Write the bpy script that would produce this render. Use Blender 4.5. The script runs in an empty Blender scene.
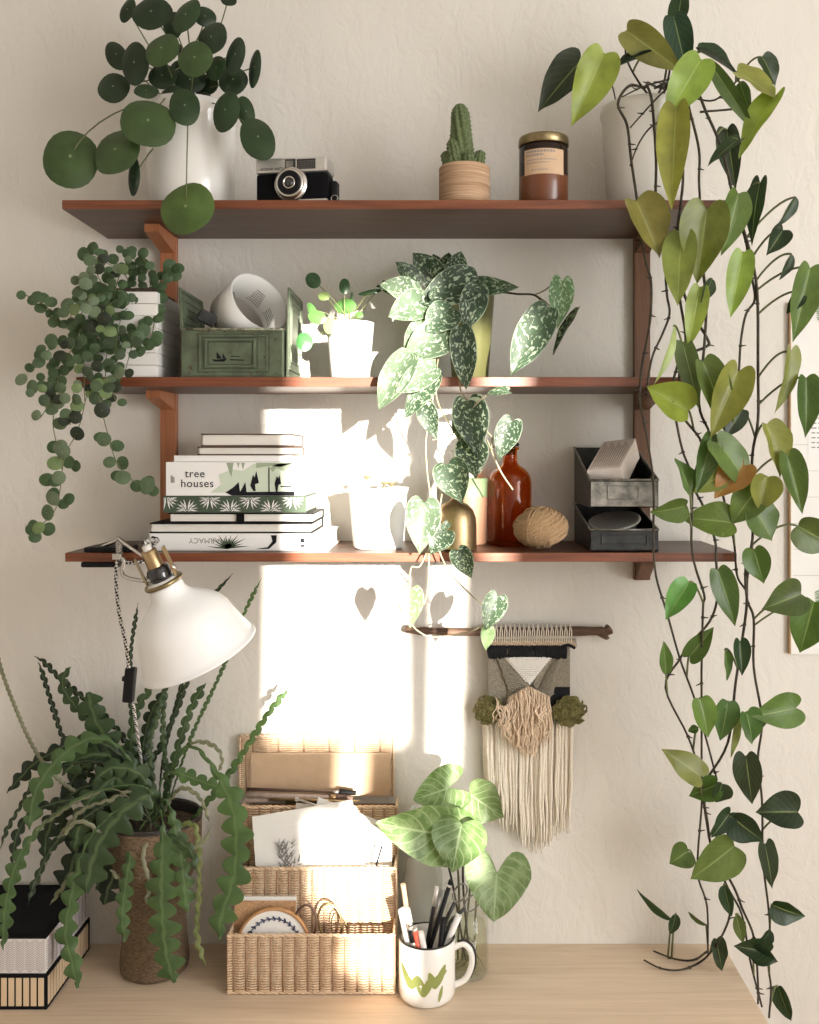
import bpy, bmesh, math, random
from mathutils import Vector, Matrix, noise
random.seed(7)
PI = math.pi
C = bpy.context.scene.collection
CAM = Vector((0, -1.8, 1.663)); F = 965.0; CX, CY = 440.0, 454.0
def P(px, py, y=0.0):
    "a point of the place at wall distance y that the lens sees at px, py"
    d = 1.8 + y
    return Vector(((px - CX) * d / F, y, CAM.z - (py - CY) * d / F))
def PZ(px, py, z):
    d = (CAM.z - z) * F / (py - CY)
    return Vector(((px - CX) * d / F, d - 1.8, z))
def V(*a): return Vector(a)

# ---------------------------------------------------------------- materials
MATS = {}
def newmat(name):
    m = bpy.data.materials.new(name); m.use_nodes = True
    nt = m.node_tree; b = nt.nodes['Principled BSDF']
    MATS[name] = m
    return m, nt, b
def N(nt, kind, **kw):
    n = nt.nodes.new(kind)
    for k, v in kw.items():
        if k in n.inputs: n.inputs[k].default_value = v
        else: setattr(n, k, v)
    return n
def ramp(nt, stops):
    r = nt.nodes.new('ShaderNodeValToRGB'); e = r.color_ramp.elements
    while len(e) < len(stops): e.new(0.5)
    for q, (p, c) in zip(e, stops):
        q.position = p; q.color = (*c, 1) if len(c) == 3 else c
    return r
def coords(nt, scale=(1, 1, 1), kind='Object'):
    t = N(nt, 'ShaderNodeTexCoord'); m = N(nt, 'ShaderNodeMapping'); m.inputs['Scale'].default_value = scale
    nt.links.new(t.outputs[kind], m.inputs['Vector']); return m.outputs['Vector']
def mat(name, col, rough=.5, metal=0., col2=None, nscale=20., stretch=(1, 1, 1), bump=0., bscale=None, spec=.5, lo=.35, hi=.65, coat=0., trans=0., ior=1.45, detail=4.):
    m, nt, b = newmat(name); L = nt.links
    b.inputs['Base Color'].default_value = (*col, 1)
    b.inputs['Roughness'].default_value = rough; b.inputs['Metallic'].default_value = metal
    b.inputs['Specular IOR Level'].default_value = spec
    b.inputs['Coat Weight'].default_value = coat; b.inputs['Transmission Weight'].default_value = trans; b.inputs['IOR'].default_value = ior
    if col2 is not None or bump:
        v = coords(nt, stretch)
        n = N(nt, 'ShaderNodeTexNoise', Scale=nscale, Detail=detail, Roughness=.6); L.new(v, n.inputs['Vector'])
        if col2 is not None:
            r = ramp(nt, [(lo, col), (hi, col2)]); L.new(n.outputs['Fac'], r.inputs['Fac']); L.new(r.outputs['Color'], b.inputs['Base Color'])
        if bump:
            n2 = n
            if bscale: n2 = N(nt, 'ShaderNodeTexNoise', Scale=bscale, Detail=3.); L.new(v, n2.inputs['Vector'])
            bp = N(nt, 'ShaderNodeBump', Strength=1., Distance=bump); L.new(n2.outputs['Fac'], bp.inputs['Height']); L.new(bp.outputs['Normal'], b.inputs['Normal'])
    return m

def wood(name, stops, axis=0, scale=1., rough=.5, coat=0.):
    m, nt, b = newmat(name); L = nt.links
    s = [22 * scale] * 3; s[axis] = 1.3 * scale
    v = coords(nt, s)
    n = N(nt, 'ShaderNodeTexNoise', Scale=2.2, Detail=6., Roughness=.65, Distortion=1.2); L.new(v, n.inputs['Vector'])
    s2 = [150 * scale] * 3; s2[axis] = 3 * scale
    v2 = coords(nt, s2)
    n2 = N(nt, 'ShaderNodeTexNoise', Scale=2., Detail=3.); L.new(v2, n2.inputs['Vector'])
    mx = N(nt, 'ShaderNodeMix', data_type='FLOAT'); mx.inputs[0].default_value = .35
    L.new(n.outputs['Fac'], mx.inputs[2]); L.new(n2.outputs['Fac'], mx.inputs[3])
    r = ramp(nt, stops); L.new(mx.outputs[0], r.inputs['Fac']); L.new(r.outputs['Color'], b.inputs['Base Color'])
    bp = N(nt, 'ShaderNodeBump', Strength=.4, Distance=.0004); L.new(mx.outputs[0], bp.inputs['Height']); L.new(bp.outputs['Normal'], b.inputs['Normal'])
    b.inputs['Roughness'].default_value = rough; b.inputs['Coat Weight'].default_value = coat
    return m

# plaster wall: pale, trowelled relief
m, nt, b = newmat('wall_plaster'); L = nt.links
v = coords(nt, (1, 1, .55))
n1 = N(nt, 'ShaderNodeTexNoise', Scale=26., Detail=8., Roughness=.62, Distortion=.6); L.new(v, n1.inputs['Vector'])
n2 = N(nt, 'ShaderNodeTexNoise', Scale=1.7, Detail=3.); L.new(v, n2.inputs['Vector'])
r = ramp(nt, [(.3, (.70, .665, .610)), (.75, (.76, .73, .675))]); L.new(n2.outputs['Fac'], r.inputs['Fac']); L.new(r.outputs['Color'], b.inputs['Base Color'])
r2 = ramp(nt, [(.35, (0, 0, 0)), (.55, (.8, .8, .8)), (.75, (1, 1, 1))]); L.new(n1.outputs['Fac'], r2.inputs['Fac'])
bp = N(nt, 'ShaderNodeBump', Strength=.42, Distance=.003); L.new(r2.outputs['Color'], bp.inputs['Height']); L.new(bp.outputs['Normal'], b.inputs['Normal'])
b.inputs['Roughness'].default_value = .85; b.inputs['Specular IOR Level'].default_value = .25
WALL = m
mat('ceiling_paint', (.8, .78, .75), .9)
mat('floor_oak', (.30, .19, .11), .5, col2=(.40, .27, .17), nscale=4, stretch=(1, 12, 1))
wood('teak', [(.3, (.042, .018, .010)), (.5, (.082, .036, .019)), (.7, (.135, .064, .034))], 0, 1., .42)
wood('teak_edge', [(.3, (.085, .022, .008)), (.5, (.155, .042, .015)), (.7, (.25, .080, .030))], 0, 1.2, .38, .15)
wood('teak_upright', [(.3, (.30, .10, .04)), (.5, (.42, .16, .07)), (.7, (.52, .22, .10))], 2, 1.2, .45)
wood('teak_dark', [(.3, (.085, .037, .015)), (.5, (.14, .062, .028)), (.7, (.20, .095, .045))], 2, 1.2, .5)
wood('desk_oak', [(.3, (.55, .42, .29)), (.5, (.66, .52, .38)), (.7, (.74, .61, .46))], 0, .8, .5)
wood('driftwood', [(.3, (.03, .018, .012)), (.5, (.10, .055, .032)), (.7, (.24, .14, .085))], 0, 3., .75)
wood('pale_wood', [(.3, (.50, .32, .17)), (.7, (.68, .47, .28))], 2, 2., .55)

def leafmat(name, kind='vein', rough=.38, transl=.35, glow=(1.1, 1.25, .55)):
    "leaf blade: object colour, veins / spots from the blade's own UV"
    m, nt, b = newmat(name); L = nt.links
    oi = N(nt, 'ShaderNodeObjectInfo'); uv = N(nt, 'ShaderNodeTexCoord')
    sep = N(nt, 'ShaderNodeSeparateXYZ'); L.new(uv.outputs['UV'], sep.inputs[0])
    hv = N(nt, 'ShaderNodeHueSaturation'); L.new(oi.outputs['Color'], hv.inputs['Color'])
    tc = coords(nt, (1, 1, 1)); no = N(nt, 'ShaderNodeTexNoise', Scale=28., Detail=4.); L.new(tc, no.inputs['Vector'])
    mr = N(nt, 'ShaderNodeMapRange'); L.new(no.outputs['Fac'], mr.inputs['Value']); mr.inputs[1].default_value = .3; mr.inputs[2].default_value = .7; mr.inputs[3].default_value = .78; mr.inputs[4].default_value = 1.22
    L.new(mr.outputs[0], hv.inputs['Value'])
    base = hv.outputs['Color']
    # distance from the midrib
    a = N(nt, 'ShaderNodeMath', operation='SUBTRACT'); L.new(sep.outputs['X'], a.inputs[0]); a.inputs[1].default_value = .5
    ab = N(nt, 'ShaderNodeMath', operation='ABSOLUTE'); L.new(a.outputs[0], ab.inputs[0])
    if kind in ('vein', 'arrow'):
        # side veins sweep forward from the midrib
        s = N(nt, 'ShaderNodeMath', operation='MULTIPLY_ADD'); L.new(ab.outputs[0], s.inputs[0]); s.inputs[1].default_value = -.75; L.new(sep.outputs['Y'], s.inputs[2])
        w = N(nt, 'ShaderNodeMath', operation='MULTIPLY'); L.new(s.outputs[0], w.inputs[0]); w.inputs[1].default_value = 46. if kind == 'vein' else 38.
        sn = N(nt, 'ShaderNodeMath', operation='SINE'); L.new(w.outputs[0], sn.inputs[0])
        pw = N(nt, 'ShaderNodeMapRange'); L.new(sn.outputs[0], pw.inputs['Value']); pw.inputs[1].default_value = .72; pw.inputs[2].default_value = 1.; pw.inputs[3].default_value = 0; pw.inputs[4].default_value = .045 if kind == 'vein' else .45
        mid = N(nt, 'ShaderNodeMapRange'); L.new(ab.outputs[0], mid.inputs['Value']); mid.inputs[1].default_value = .012; mid.inputs[2].default_value = .03; mid.inputs[3].default_value = .38 if kind == 'vein' else .6; mid.inputs[4].default_value = 0
        mxx = N(nt, 'ShaderNodeMath', operation='MAXIMUM'); L.new(pw.outputs[0], mxx.inputs[0]); L.new(mid.outputs[0], mxx.inputs[1])
        fac = mxx.outputs[0]; c2 = (.42, .50, .20, 1) if kind == 'vein' else (.45, .55, .32, 1)
        if kind == 'arrow':
            n3 = N(nt, 'ShaderNodeTexNoise', Scale=60., Detail=3.); L.new(tc, n3.inputs['Vector'])
            q = N(nt, 'ShaderNodeMapRange'); L.new(n3.outputs['Fac'], q.inputs['Value']); q.inputs[1].default_value = .45; q.inputs[2].default_value = .62; q.inputs[3].default_value = 0; q.inputs[4].default_value = .28
            m2 = N(nt, 'ShaderNodeMath', operation='MAXIMUM'); L.new(fac, m2.inputs[0]); L.new(q.outputs[0], m2.inputs[1]); fac = m2.outputs[0]
    elif kind == 'spots':
        mp = N(nt, 'ShaderNodeMapping'); L.new(uv.outputs['UV'], mp.inputs['Vector']); mp.inputs['Scale'].default_value = (9, 13, 1)
        adr = N(nt, 'ShaderNodeVectorMath', operation='ADD'); L.new(mp.outputs[0], adr.inputs[0])
        rn = N(nt, 'ShaderNodeMath', operation='MULTIPLY'); L.new(oi.outputs['Random'], rn.inputs[0]); rn.inputs[1].default_value = 50.
        L.new(rn.outputs[0], adr.inputs[1])
        n3 = N(nt, 'ShaderNodeTexNoise', Scale=1.15, Detail=2.5, Distortion=.8); L.new(adr.outputs[0], n3.inputs['Vector'])
        q = N(nt, 'ShaderNodeMapRange'); L.new(n3.outputs['Fac'], q.inputs['Value']); q.inputs[1].default_value = .56; q.inputs[2].default_value = .595; q.inputs[3].default_value = 0; q.inputs[4].default_value = .9
        rim = N(nt, 'ShaderNodeMapRange'); L.new(ab.outputs[0], rim.inputs['Value']); rim.inputs[1].default_value = .475; rim.inputs[2].default_value = .49; rim.inputs[3].default_value = 0; rim.inputs[4].default_value = .75
        m2 = N(nt, 'ShaderNodeMath', operation='MAXIMUM'); L.new(q.outputs[0], m2.inputs[0]); L.new(rim.outputs[0], m2.inputs[1]); fac = m2.outputs[0]; c2 = (.40, .48, .36, 1)
    elif kind == 'disc':
        # pale dot where the stalk joins, faint radial veins
        vl = N(nt, 'ShaderNodeVectorMath', operation='DISTANCE'); L.new(uv.outputs['UV'], vl.inputs[0]); vl.inputs[1].default_value = (.5, .5, 0)
        q = N(nt, 'ShaderNodeMapRange'); L.new(vl.outputs['Value'], q.inputs['Value']); q.inputs[1].default_value = .012; q.inputs[2].default_value = .035; q.inputs[3].default_value = .55; q.inputs[4].default_value = 0
        fac = q.outputs[0]; c2 = (.42, .52, .30, 1)
    else:
        q = N(nt, 'ShaderNodeMapRange'); L.new(ab.outputs[0], q.inputs['Value']); q.inputs[1].default_value = .03; q.inputs[2].default_value = .09; q.inputs[3].default_value = .4; q.inputs[4].default_value = 0
        fac = q.outputs[0]; c2 = (.20, .28, .12, 1)
    mx = N(nt, 'ShaderNodeMix', data_type='RGBA'); L.new(fac, mx.inputs[0]); L.new(base, mx.inputs[6]); mx.inputs[7].default_value = c2
    col = mx.outputs[2]
    L.new(col, b.inputs['Base Color']); b.inputs['Roughness'].default_value = rough; b.inputs['Specular IOR Level'].default_value = .4
    bp = N(nt, 'ShaderNodeBump', Strength=.6, Distance=.0014); L.new(fac, bp.inputs['Height']); bp.invert = True; L.new(bp.outputs['Normal'], b.inputs['Normal'])
    tr = N(nt, 'ShaderNodeBsdfTranslucent'); ml = N(nt, 'ShaderNodeMix', data_type='RGBA', blend_type='MULTIPLY'); ml.inputs[0].default_value = 1; L.new(col, ml.inputs[6]); ml.inputs[7].default_value = (*glow, 1); L.new(ml.outputs[2], tr.inputs['Color'])
    ms = N(nt, 'ShaderNodeMixShader'); ms.inputs[0].default_value = transl
    L.new(b.outputs[0], ms.inputs[1]); L.new(tr.outputs[0], ms.inputs[2]); L.new(ms.outputs[0], nt.nodes['Material Output'].inputs['Surface'])
    return m
leafmat('pothos_leaf', 'vein', .34, .25); leafmat('satin_leaf', 'spots', .45); leafmat('disc_leaf', 'disc', .3, .22, (1.1, 1.05, .6)); leafmat('arrow_leaf', 'arrow', .4, .22, (1, 1.05, .7))
leafmat('small_leaf', 'disc', .5, .2); leafmat('frond_leaf', 'frond', .4, .25)
mat('vine_bark', (.022, .014, .010), .6, col2=(.055, .045, .022), nscale=90)
mat('petiole', (.09, .11, .04), .5, col2=(.15, .16, .06), nscale=60)
mat('satin_stem', (.28, .25, .16), .6)
mat('soil', (.03, .02, .014), .95, col2=(.07, .05, .035), nscale=120, bump=.004)

mat('white_glaze', (.82, .80, .76), .22, coat=.4)
mat('white_matte', (.83, .81, .78), .55)
mat('lamp_white', (.88, .88, .87), .38)
mat('cream_glaze', (.76, .73, .67), .5)
mat('black_plastic', (.008, .008, .009), .5, spec=.25)
mat('black_leather', (.004, .004, .005), .8, spec=.15, bump=.0006, nscale=900)
mat('chrome', (.62, .60, .57), .22, 1.)
mat('satin_metal', (.62, .61, .58), .42, .8)
mat('brass', (.50, .37, .21), .38, 1., col2=(.42, .30, .16), nscale=30)
mat('old_brass', (.34, .27, .15), .35, 1., col2=(.24, .19, .10), nscale=50)
mat('glass_dark', (.01, .01, .012), .06, coat=1.)
mat('terracotta_tan', (.36, .21, .12), .8, col2=(.60, .42, .27), nscale=34, stretch=(.15, .15, 7), bump=.002)
mat('cactus_green', (.035, .06, .02), .6, col2=(.16, .20, .08), nscale=420)
mat('spine', (.72, .68, .50), .6)
mat('kraft', (.56, .39, .25), .75, col2=(.61, .43, .28), nscale=50)
mat('paper', (.80, .79, .76), .7)
mat('paper_cream', (.72, .68, .60), .75)
mat('ink', (.015, .015, .018), .8, spec=.1)
mat('ink_grey', (.25, .24, .23), .7)
mat('amber_wax', (.17, .055, .018), .3, coat=.3, col2=(.12, .035, .012), nscale=9)
mat('jar_dark', (.018, .009, .006), .15, spec=.3)
mat('twine', (.50, .34, .19), .85, col2=(.36, .23, .12), nscale=300, bump=.0006)
mat('twine_core', (.30, .20, .11), .9)
mat('old_green_metal', (.125, .16, .10), .42, .2, col2=(.065, .08, .05), nscale=26, bump=.0006, lo=.40, hi=.72, detail=8.)
mat('worn_edge', (.34, .35, .25), .5, .3, col2=(.12, .11, .08), nscale=120, lo=.45, hi=.6)
mat('green_metal_inside', (.06, .075, .05), .55, .2)
mat('dark_steel', (.016, .018, .018), .42, .3, col2=(.045, .045, .042), nscale=60, bump=.0003)
mat('worn_steel', (.34, .32, .28), .42, .7, col2=(.12, .12, .11), nscale=50)
mat('carton', (.72, .64, .59), .7, col2=(.78, .71, .66), nscale=40)
mat('carton_dark', (.36, .27, .23), .7, col2=(.46, .37, .32), nscale=90)
mat('olive_pot', (.12, .12, .045), .35, .3, col2=(.09, .09, .035), nscale=6)
mat('page_white', (.76, .73, .67), .8, col2=(.66, .63, .57), nscale=40, stretch=(.02, .02, 40))
mat('book_black', (.005, .005, .005), .6, spec=.15)
mat('book_white', (.80, .79, .77), .5)
mat('book_sage', (.30, .36, .25), .55)
mat('book_green', (.05, .075, .045), .6)
mat('book_lightsage', (.55, .62, .50), .55)
mat('book_brown', (.09, .05, .035), .6)
mat('wicker', (.60, .42, .27), .65, col2=(.73, .55, .38), nscale=60)
mat('wicker_dark', (.34, .21, .13), .7)
mat('cork', (.42, .24, .12), .9, col2=(.58, .36, .20), nscale=220, bump=.0006)
mat('brown_weave', (.085, .055, .035), .7, col2=(.22, .15, .085), nscale=170, stretch=(1, 1, 2.5), bump=.003)
mat('dark_rim', (.02, .017, .015), .5)
mat('box_tan', (.66, .50, .33), .7)
mat('box_black', (.008, .008, .009), .85, spec=.15)
mat('box_white', (.74, .71, .67), .7)
mat('box_grey', (.42, .36, .37), .7)
mat('yarn_black', (.012, .012, .015), .95, bump=.004, nscale=250)
mat('yarn_cream', (.86, .79, .68), .95, col2=(.78, .70, .58), nscale=200)
mat('yarn_tan', (.80, .65, .49), .95, col2=(.66, .50, .35), nscale=200)
mat('yarn_grey', (.26, .23, .17), .95, bump=.004, nscale=220, col2=(.46, .41, .33), stretch=(1, 1, 4))
mat('yarn_white', (.90, .87, .82), .95, bump=.003, nscale=200)
mat('fleece_olive', (.09, .085, .025), .95, col2=(.22, .19, .075), nscale=70)
mat('wax_green', (.14, .19, .10), .5); mat('wax_peach', (.24, .13, .08), .6)
mat('mug_green', (.27, .31, .09), .5)
mat('red_plastic', (.55, .10, .06), .4)
mat('pencil_wood', (.66, .45, .28), .6)
mat('thread_blue', (.05, .06, .13), .8)
mat('hoop_wood', (.50, .27, .12), .5)
def thinglass(name, tint, milk=0., mcol=(.8, .8, .78), gloss=1.45):
    "thin-walled glass: tinted see-through plus a clear-coat reflection"
    m, nt, b = newmat(name); L = nt.links
    tr = N(nt, 'ShaderNodeBsdfTransparent'); tr.inputs[0].default_value = (*tint, 1)
    b.inputs['Base Color'].default_value = (*mcol, 1); b.inputs['Roughness'].default_value = .3
    m1 = N(nt, 'ShaderNodeMixShader'); m1.inputs[0].default_value = milk; L.new(tr.outputs[0], m1.inputs[1]); L.new(b.outputs[0], m1.inputs[2])
    gl = N(nt, 'ShaderNodeBsdfGlossy'); gl.inputs['Roughness'].default_value = .04
    fw = N(nt, 'ShaderNodeLayerWeight', Blend=.5); fp = N(nt, 'ShaderNodeMath', operation='POWER'); L.new(fw.outputs['Facing'], fp.inputs[0]); fp.inputs[1].default_value = 4.
    fr = N(nt, 'ShaderNodeMath', operation='MULTIPLY_ADD'); L.new(fp.outputs[0], fr.inputs[0]); fr.inputs[1].default_value = .55 * (gloss - 1) / .45; fr.inputs[2].default_value = .03
    m2 = N(nt, 'ShaderNodeMixShader'); L.new(fr.outputs[0], m2.inputs[0]); L.new(m1.outputs[0], m2.inputs[1]); L.new(gl.outputs[0], m2.inputs[2])
    L.new(m2.outputs[0], nt.nodes['Material Output'].inputs['Surface'])
thinglass('amber_glass', (.86, .44, .13), .06, (.50, .20, .03)); thinglass('clear_glass', (.98, .985, .97)); thinglass('water', (.94, .96, .86), 0., gloss=1.1); thinglass('carafe_glass', (.96, .97, .95), .25, (.9, .9, .88))
mat('dark_stem', (.03, .02, .015), .5)
# braided flex
m, nt, b = newmat('braided_flex'); L = nt.links
uv = N(nt, 'ShaderNodeTexCoord'); mp = N(nt, 'ShaderNodeMapping'); L.new(uv.outputs['UV'], mp.inputs['Vector']); mp.inputs['Scale'].default_value = (4, 1, 1); mp.inputs['Rotation'].default_value = (0, 0, .5)
ck = N(nt, 'ShaderNodeTexChecker', Scale=1.); L.new(mp.outputs[0], ck.inputs['Vector']); ck.inputs['Color1'].default_value = (.02, .02, .02, 1); ck.inputs['Color2'].default_value = (.7, .68, .64, 1)
L.new(ck.outputs['Color'], b.inputs['Base Color']); b.inputs['Roughness'].default_value = .8

# ---------------------------------------------------------------- mesh helpers
def obj(name, bm, mats, parent=None, smooth=None, color=None, loc=None):
    me = bpy.data.meshes.new(name)
    bm.normal_update()
    root = parent
    while root is not None and root.parent: root = root.parent
    if root is not None: bmesh.ops.translate(bm, verts=bm.verts, vec=-Vector(root.location))
    if loc is not None: bmesh.ops.translate(bm, verts=bm.verts, vec=-Vector(loc))
    if smooth is True:
        for f in bm.faces: f.smooth = True
    bm.to_mesh(me); bm.free()
    for k in (mats if isinstance(mats, (list, tuple)) else [mats]): me.materials.append(MATS[k])
    o = bpy.data.objects.new(name, me); C.objects.link(o)
    if parent is not None: o.parent = parent
    if loc is not None: o.location = loc
    if color: o.color = (*color, 1)
    return o
def thing(name, loc, label, cat, group=None):
    o = bpy.data.objects.new(name, None); C.objects.link(o); o.location = loc; o.empty_display_size = .02
    o['label'] = label; o['category'] = cat
    if group: o['group'] = group
    return o
def tag(o, label, cat, group=None):
    o['label'] = label; o['category'] = cat
    if group: o['group'] = group
    return o
def structure(o): o['kind'] = 'structure'; return o
def box(bm, lo, hi, M=None, mi=0, bev=0.):
    lo, hi = Vector(lo), Vector(hi)
    g = bmesh.ops.create_cube(bm, size=1.)
    vs = g['verts']; c = (lo + hi) / 2; s = hi - lo
    for v_ in vs: v_.co = Vector((v_.co.x * s.x, v_.co.y * s.y, v_.co.z * s.z)) + c
    fs = list({f for v_ in vs for f in v_.link_faces})
    for f in fs: f.material_index = mi
    if bev > 0:
        es = list({e for v_ in vs for e in v_.link_edges})
        r = bmesh.ops.bevel(bm, geom=es, offset=bev, segments=2, affect='EDGES', profile=.6)
        vs = list({v_ for f in r['faces'] for v_ in f.verts} | {v_ for v_ in vs if v_.is_valid})
        for f in {f for v_ in vs for f in v_.link_faces}: f.material_index = mi
    if M is not None: bmesh.ops.transform(bm, matrix=M, verts=vs)
    return vs
def boxes(*bs, bev=0., mi=0):
    bm = bmesh.new()
    for lo, hi in bs: box(bm, lo, hi, bev=bev, mi=mi)
    return bm
def quad(bm, pts, mi=0):
    f = bm.faces.new([bm.verts.new(p) for p in pts]); f.material_index = mi; return f
def plate(bm, pts, thick, n, mi=0):
    "a flat polygon given thickness along n"
    n = Vector(n) * thick
    a = [bm.verts.new(p) for p in pts]; b_ = [bm.verts.new(Vector(p) + n) for p in pts]
    fs = [bm.faces.new(a), bm.faces.new(b_[::-1])]
    k = len(pts)
    for i in range(k): fs.append(bm.faces.new((a[i], b_[i], b_[(i + 1) % k], a[(i + 1) % k])))
    for f in fs: f.material_index = mi
    bmesh.ops.recalc_face_normals(bm, faces=fs)
def lathe(bm, prof, c=(0, 0, 0), seg=40, axis=None, mi=0, rfun=None):
    "prof: (r, h) pairs; turned round the z axis (or axis) at c"
    c = Vector(c); R = Matrix.Identity(3)
    if axis is not None: R = Vector((0, 0, 1)).rotation_difference(Vector(axis).normalized()).to_matrix()
    rings = []
    for r_, h in prof:
        if r_ < 1e-6: rings.append([bm.verts.new(c + R @ Vector((0, 0, h)))]); continue
        rings.append([bm.verts.new(c + R @ Vector(((r_ * (rfun(2 * PI * i / seg, h) if rfun else 1)) * math.cos(2 * PI * i / seg), (r_ * (rfun(2 * PI * i / seg, h) if rfun else 1)) * math.sin(2 * PI * i / seg), h))) for i in range(seg)])
    fs = []
    for a, b_ in zip(rings, rings[1:]):
        if len(a) == 1 and len(b_) == 1: continue
        for i in range(seg):
            j = (i + 1) % seg
            if len(a) == 1: fs.append(bm.faces.new((a[0], b_[i], b_[j])))
            elif len(b_) == 1: fs.append(bm.faces.new((a[i], a[j], b_[0])))
            else: fs.append(bm.faces.new((a[i], a[j], b_[j], b_[i])))
    for f in fs: f.material_index = mi; f.smooth = True
    bmesh.ops.recalc_face_normals(bm, faces=fs)
    return bm
def catmull(pts, n=6):
    pts = [Vector(p) for p in pts]
    if len(pts) < 3:
        return [pts[0].lerp(pts[-1], i / n) for i in range(n + 1)]
    q = [2 * pts[0] - pts[1]] + pts + [2 * pts[-1] - pts[-2]]
    out = []
    for i in range(1, len(q) - 2):
        a, b_, c, d = q[i - 1:i + 3]
        for k in range(n):
            t = k / n
            out.append(.5 * ((2 * b_) + (c - a) * t + (2 * a - 5 * b_ + 4 * c - d) * t * t + (3 * b_ - a - 3 * c + d) * t ** 3))
    out.append(pts[-1]); return out
def tube(bm, pts, r, seg=8, mi=0, n=6, smooth=True, caps=True, closed=False, uvl=None):
    "r: number or function of t"
    ps = catmull(pts, n) if smooth else [Vector(p) for p in pts]
    m_ = len(ps); rings = []; prev = None; ln = 0; lens = []
    for i, p in enumerate(ps):
        if i: ln += (p - ps[i - 1]).length
        lens.append(ln)
        t = (ps[min(i + 1, m_ - 1)] - ps[max(i - 1, 0)])
        if closed: t = ps[(i + 1) % m_] - ps[(i - 1) % m_]
        if t.length < 1e-9: t = Vector((0, 0, 1))
        t.normalize()
        if prev is None:
            u = t.orthogonal().normalized()
        else:
            u = prev - t * prev.dot(t)
            u = u.normalized() if u.length > 1e-6 else t.orthogonal().normalized()
        prev = u; w = t.cross(u)
        rr = r(i / (m_ - 1)) if callable(r) else r
        rings.append([bm.verts.new(p + (u * math.cos(2 * PI * k / seg) + w * math.sin(2 * PI * k / seg)) * rr) for k in range(seg)])
    lay = bm.loops.layers.uv.verify() if uvl else None
    prs = list(zip(rings, rings[1:])) + ([(rings[-1], rings[0])] if closed else [])
    for q_, (a, b_) in enumerate(prs):
        for k in range(seg):
            l = (k + 1) % seg
            f = bm.faces.new((a[k], a[l], b_[l], b_[k])); f.material_index = mi; f.smooth = True
            if lay:
                va, vb = lens[q_] * uvl, lens[min(q_ + 1, m_ - 1)] * uvl
                for lp, uvv in zip(f.loops, ((k / seg, va), ((k + 1) / seg, va), ((k + 1) / seg, vb), (k / seg, vb))): lp[lay].uv = uvv
    if caps and not closed:
        for rg in (rings[0][::-1], rings[-1]):
            f = bm.faces.new(rg); f.material_index = mi
def text_mesh(s, size, M, parent, name, material, extrude=.0002, space=1., align='LEFT', bold=0.):
    cu = bpy.data.curves.new(name, 'FONT'); cu.body = s; cu.size = size; cu.extrude = extrude; cu.space_character = space; cu.align_x = align; cu.offset = bold
    t = bpy.data.objects.new(name + '_src', cu); C.objects.link(t)
    dg = bpy.context.evaluated_depsgraph_get(); me = bpy.data.meshes.new_from_object(t.evaluated_get(dg))
    C.objects.unlink(t); bpy.data.objects.remove(t); bpy.data.curves.remove(cu)
    bm = bmesh.new(); bm.from_mesh(me); bpy.data.meshes.remove(me)
    bmesh.ops.transform(bm, matrix=M, verts=bm.verts)
    return obj(name, bm, material, parent, smooth=False)
FACE = Matrix.Rotation(PI / 2, 4, 'X')      # text standing upright, read from the room

# ---------------------------------------------------------------- leaves
HEART = [(0, 0), (.20, -.09), (.46, -.13), (.76, -.06), (.95, .1), (1, .28), (.90, .46), (.68, .63), (.42, .78), (.18, .90), (0, 1)]
OVAL = [(0, 0), (.3, -.03), (.6, -.01), (.85, .11), (.98, .26), (1, .42), (.90, .58), (.68, .73), (.42, .85), (.17, .94), (0, 1)]
PHEART = [(0, 0), (.25, -.05), (.55, -.06), (.82, .03), (.97, .17), (1, .33), (.88, .52), (.64, .69), (.38, .82), (.15, .92), (0, 1)]
ARROW = [(0, 0), (.16, -.22), (.42, -.46), (.74, -.46), (.97, -.22), (1, .06), (.86, .32), (.66, .54), (.42, .75), (.2, .9), (0, 1)]
LANCE = [(0, 0), (.3, .02), (.6, .08), (.85, .2), (1, .36), (.96, .5), (.8, .64), (.58, .77), (.34, .88), (.14, .96), (0, 1)]
MIDV = [0, .02, .07, .15, .26, .38, .52, .66, .79, .91, 1]
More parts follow.
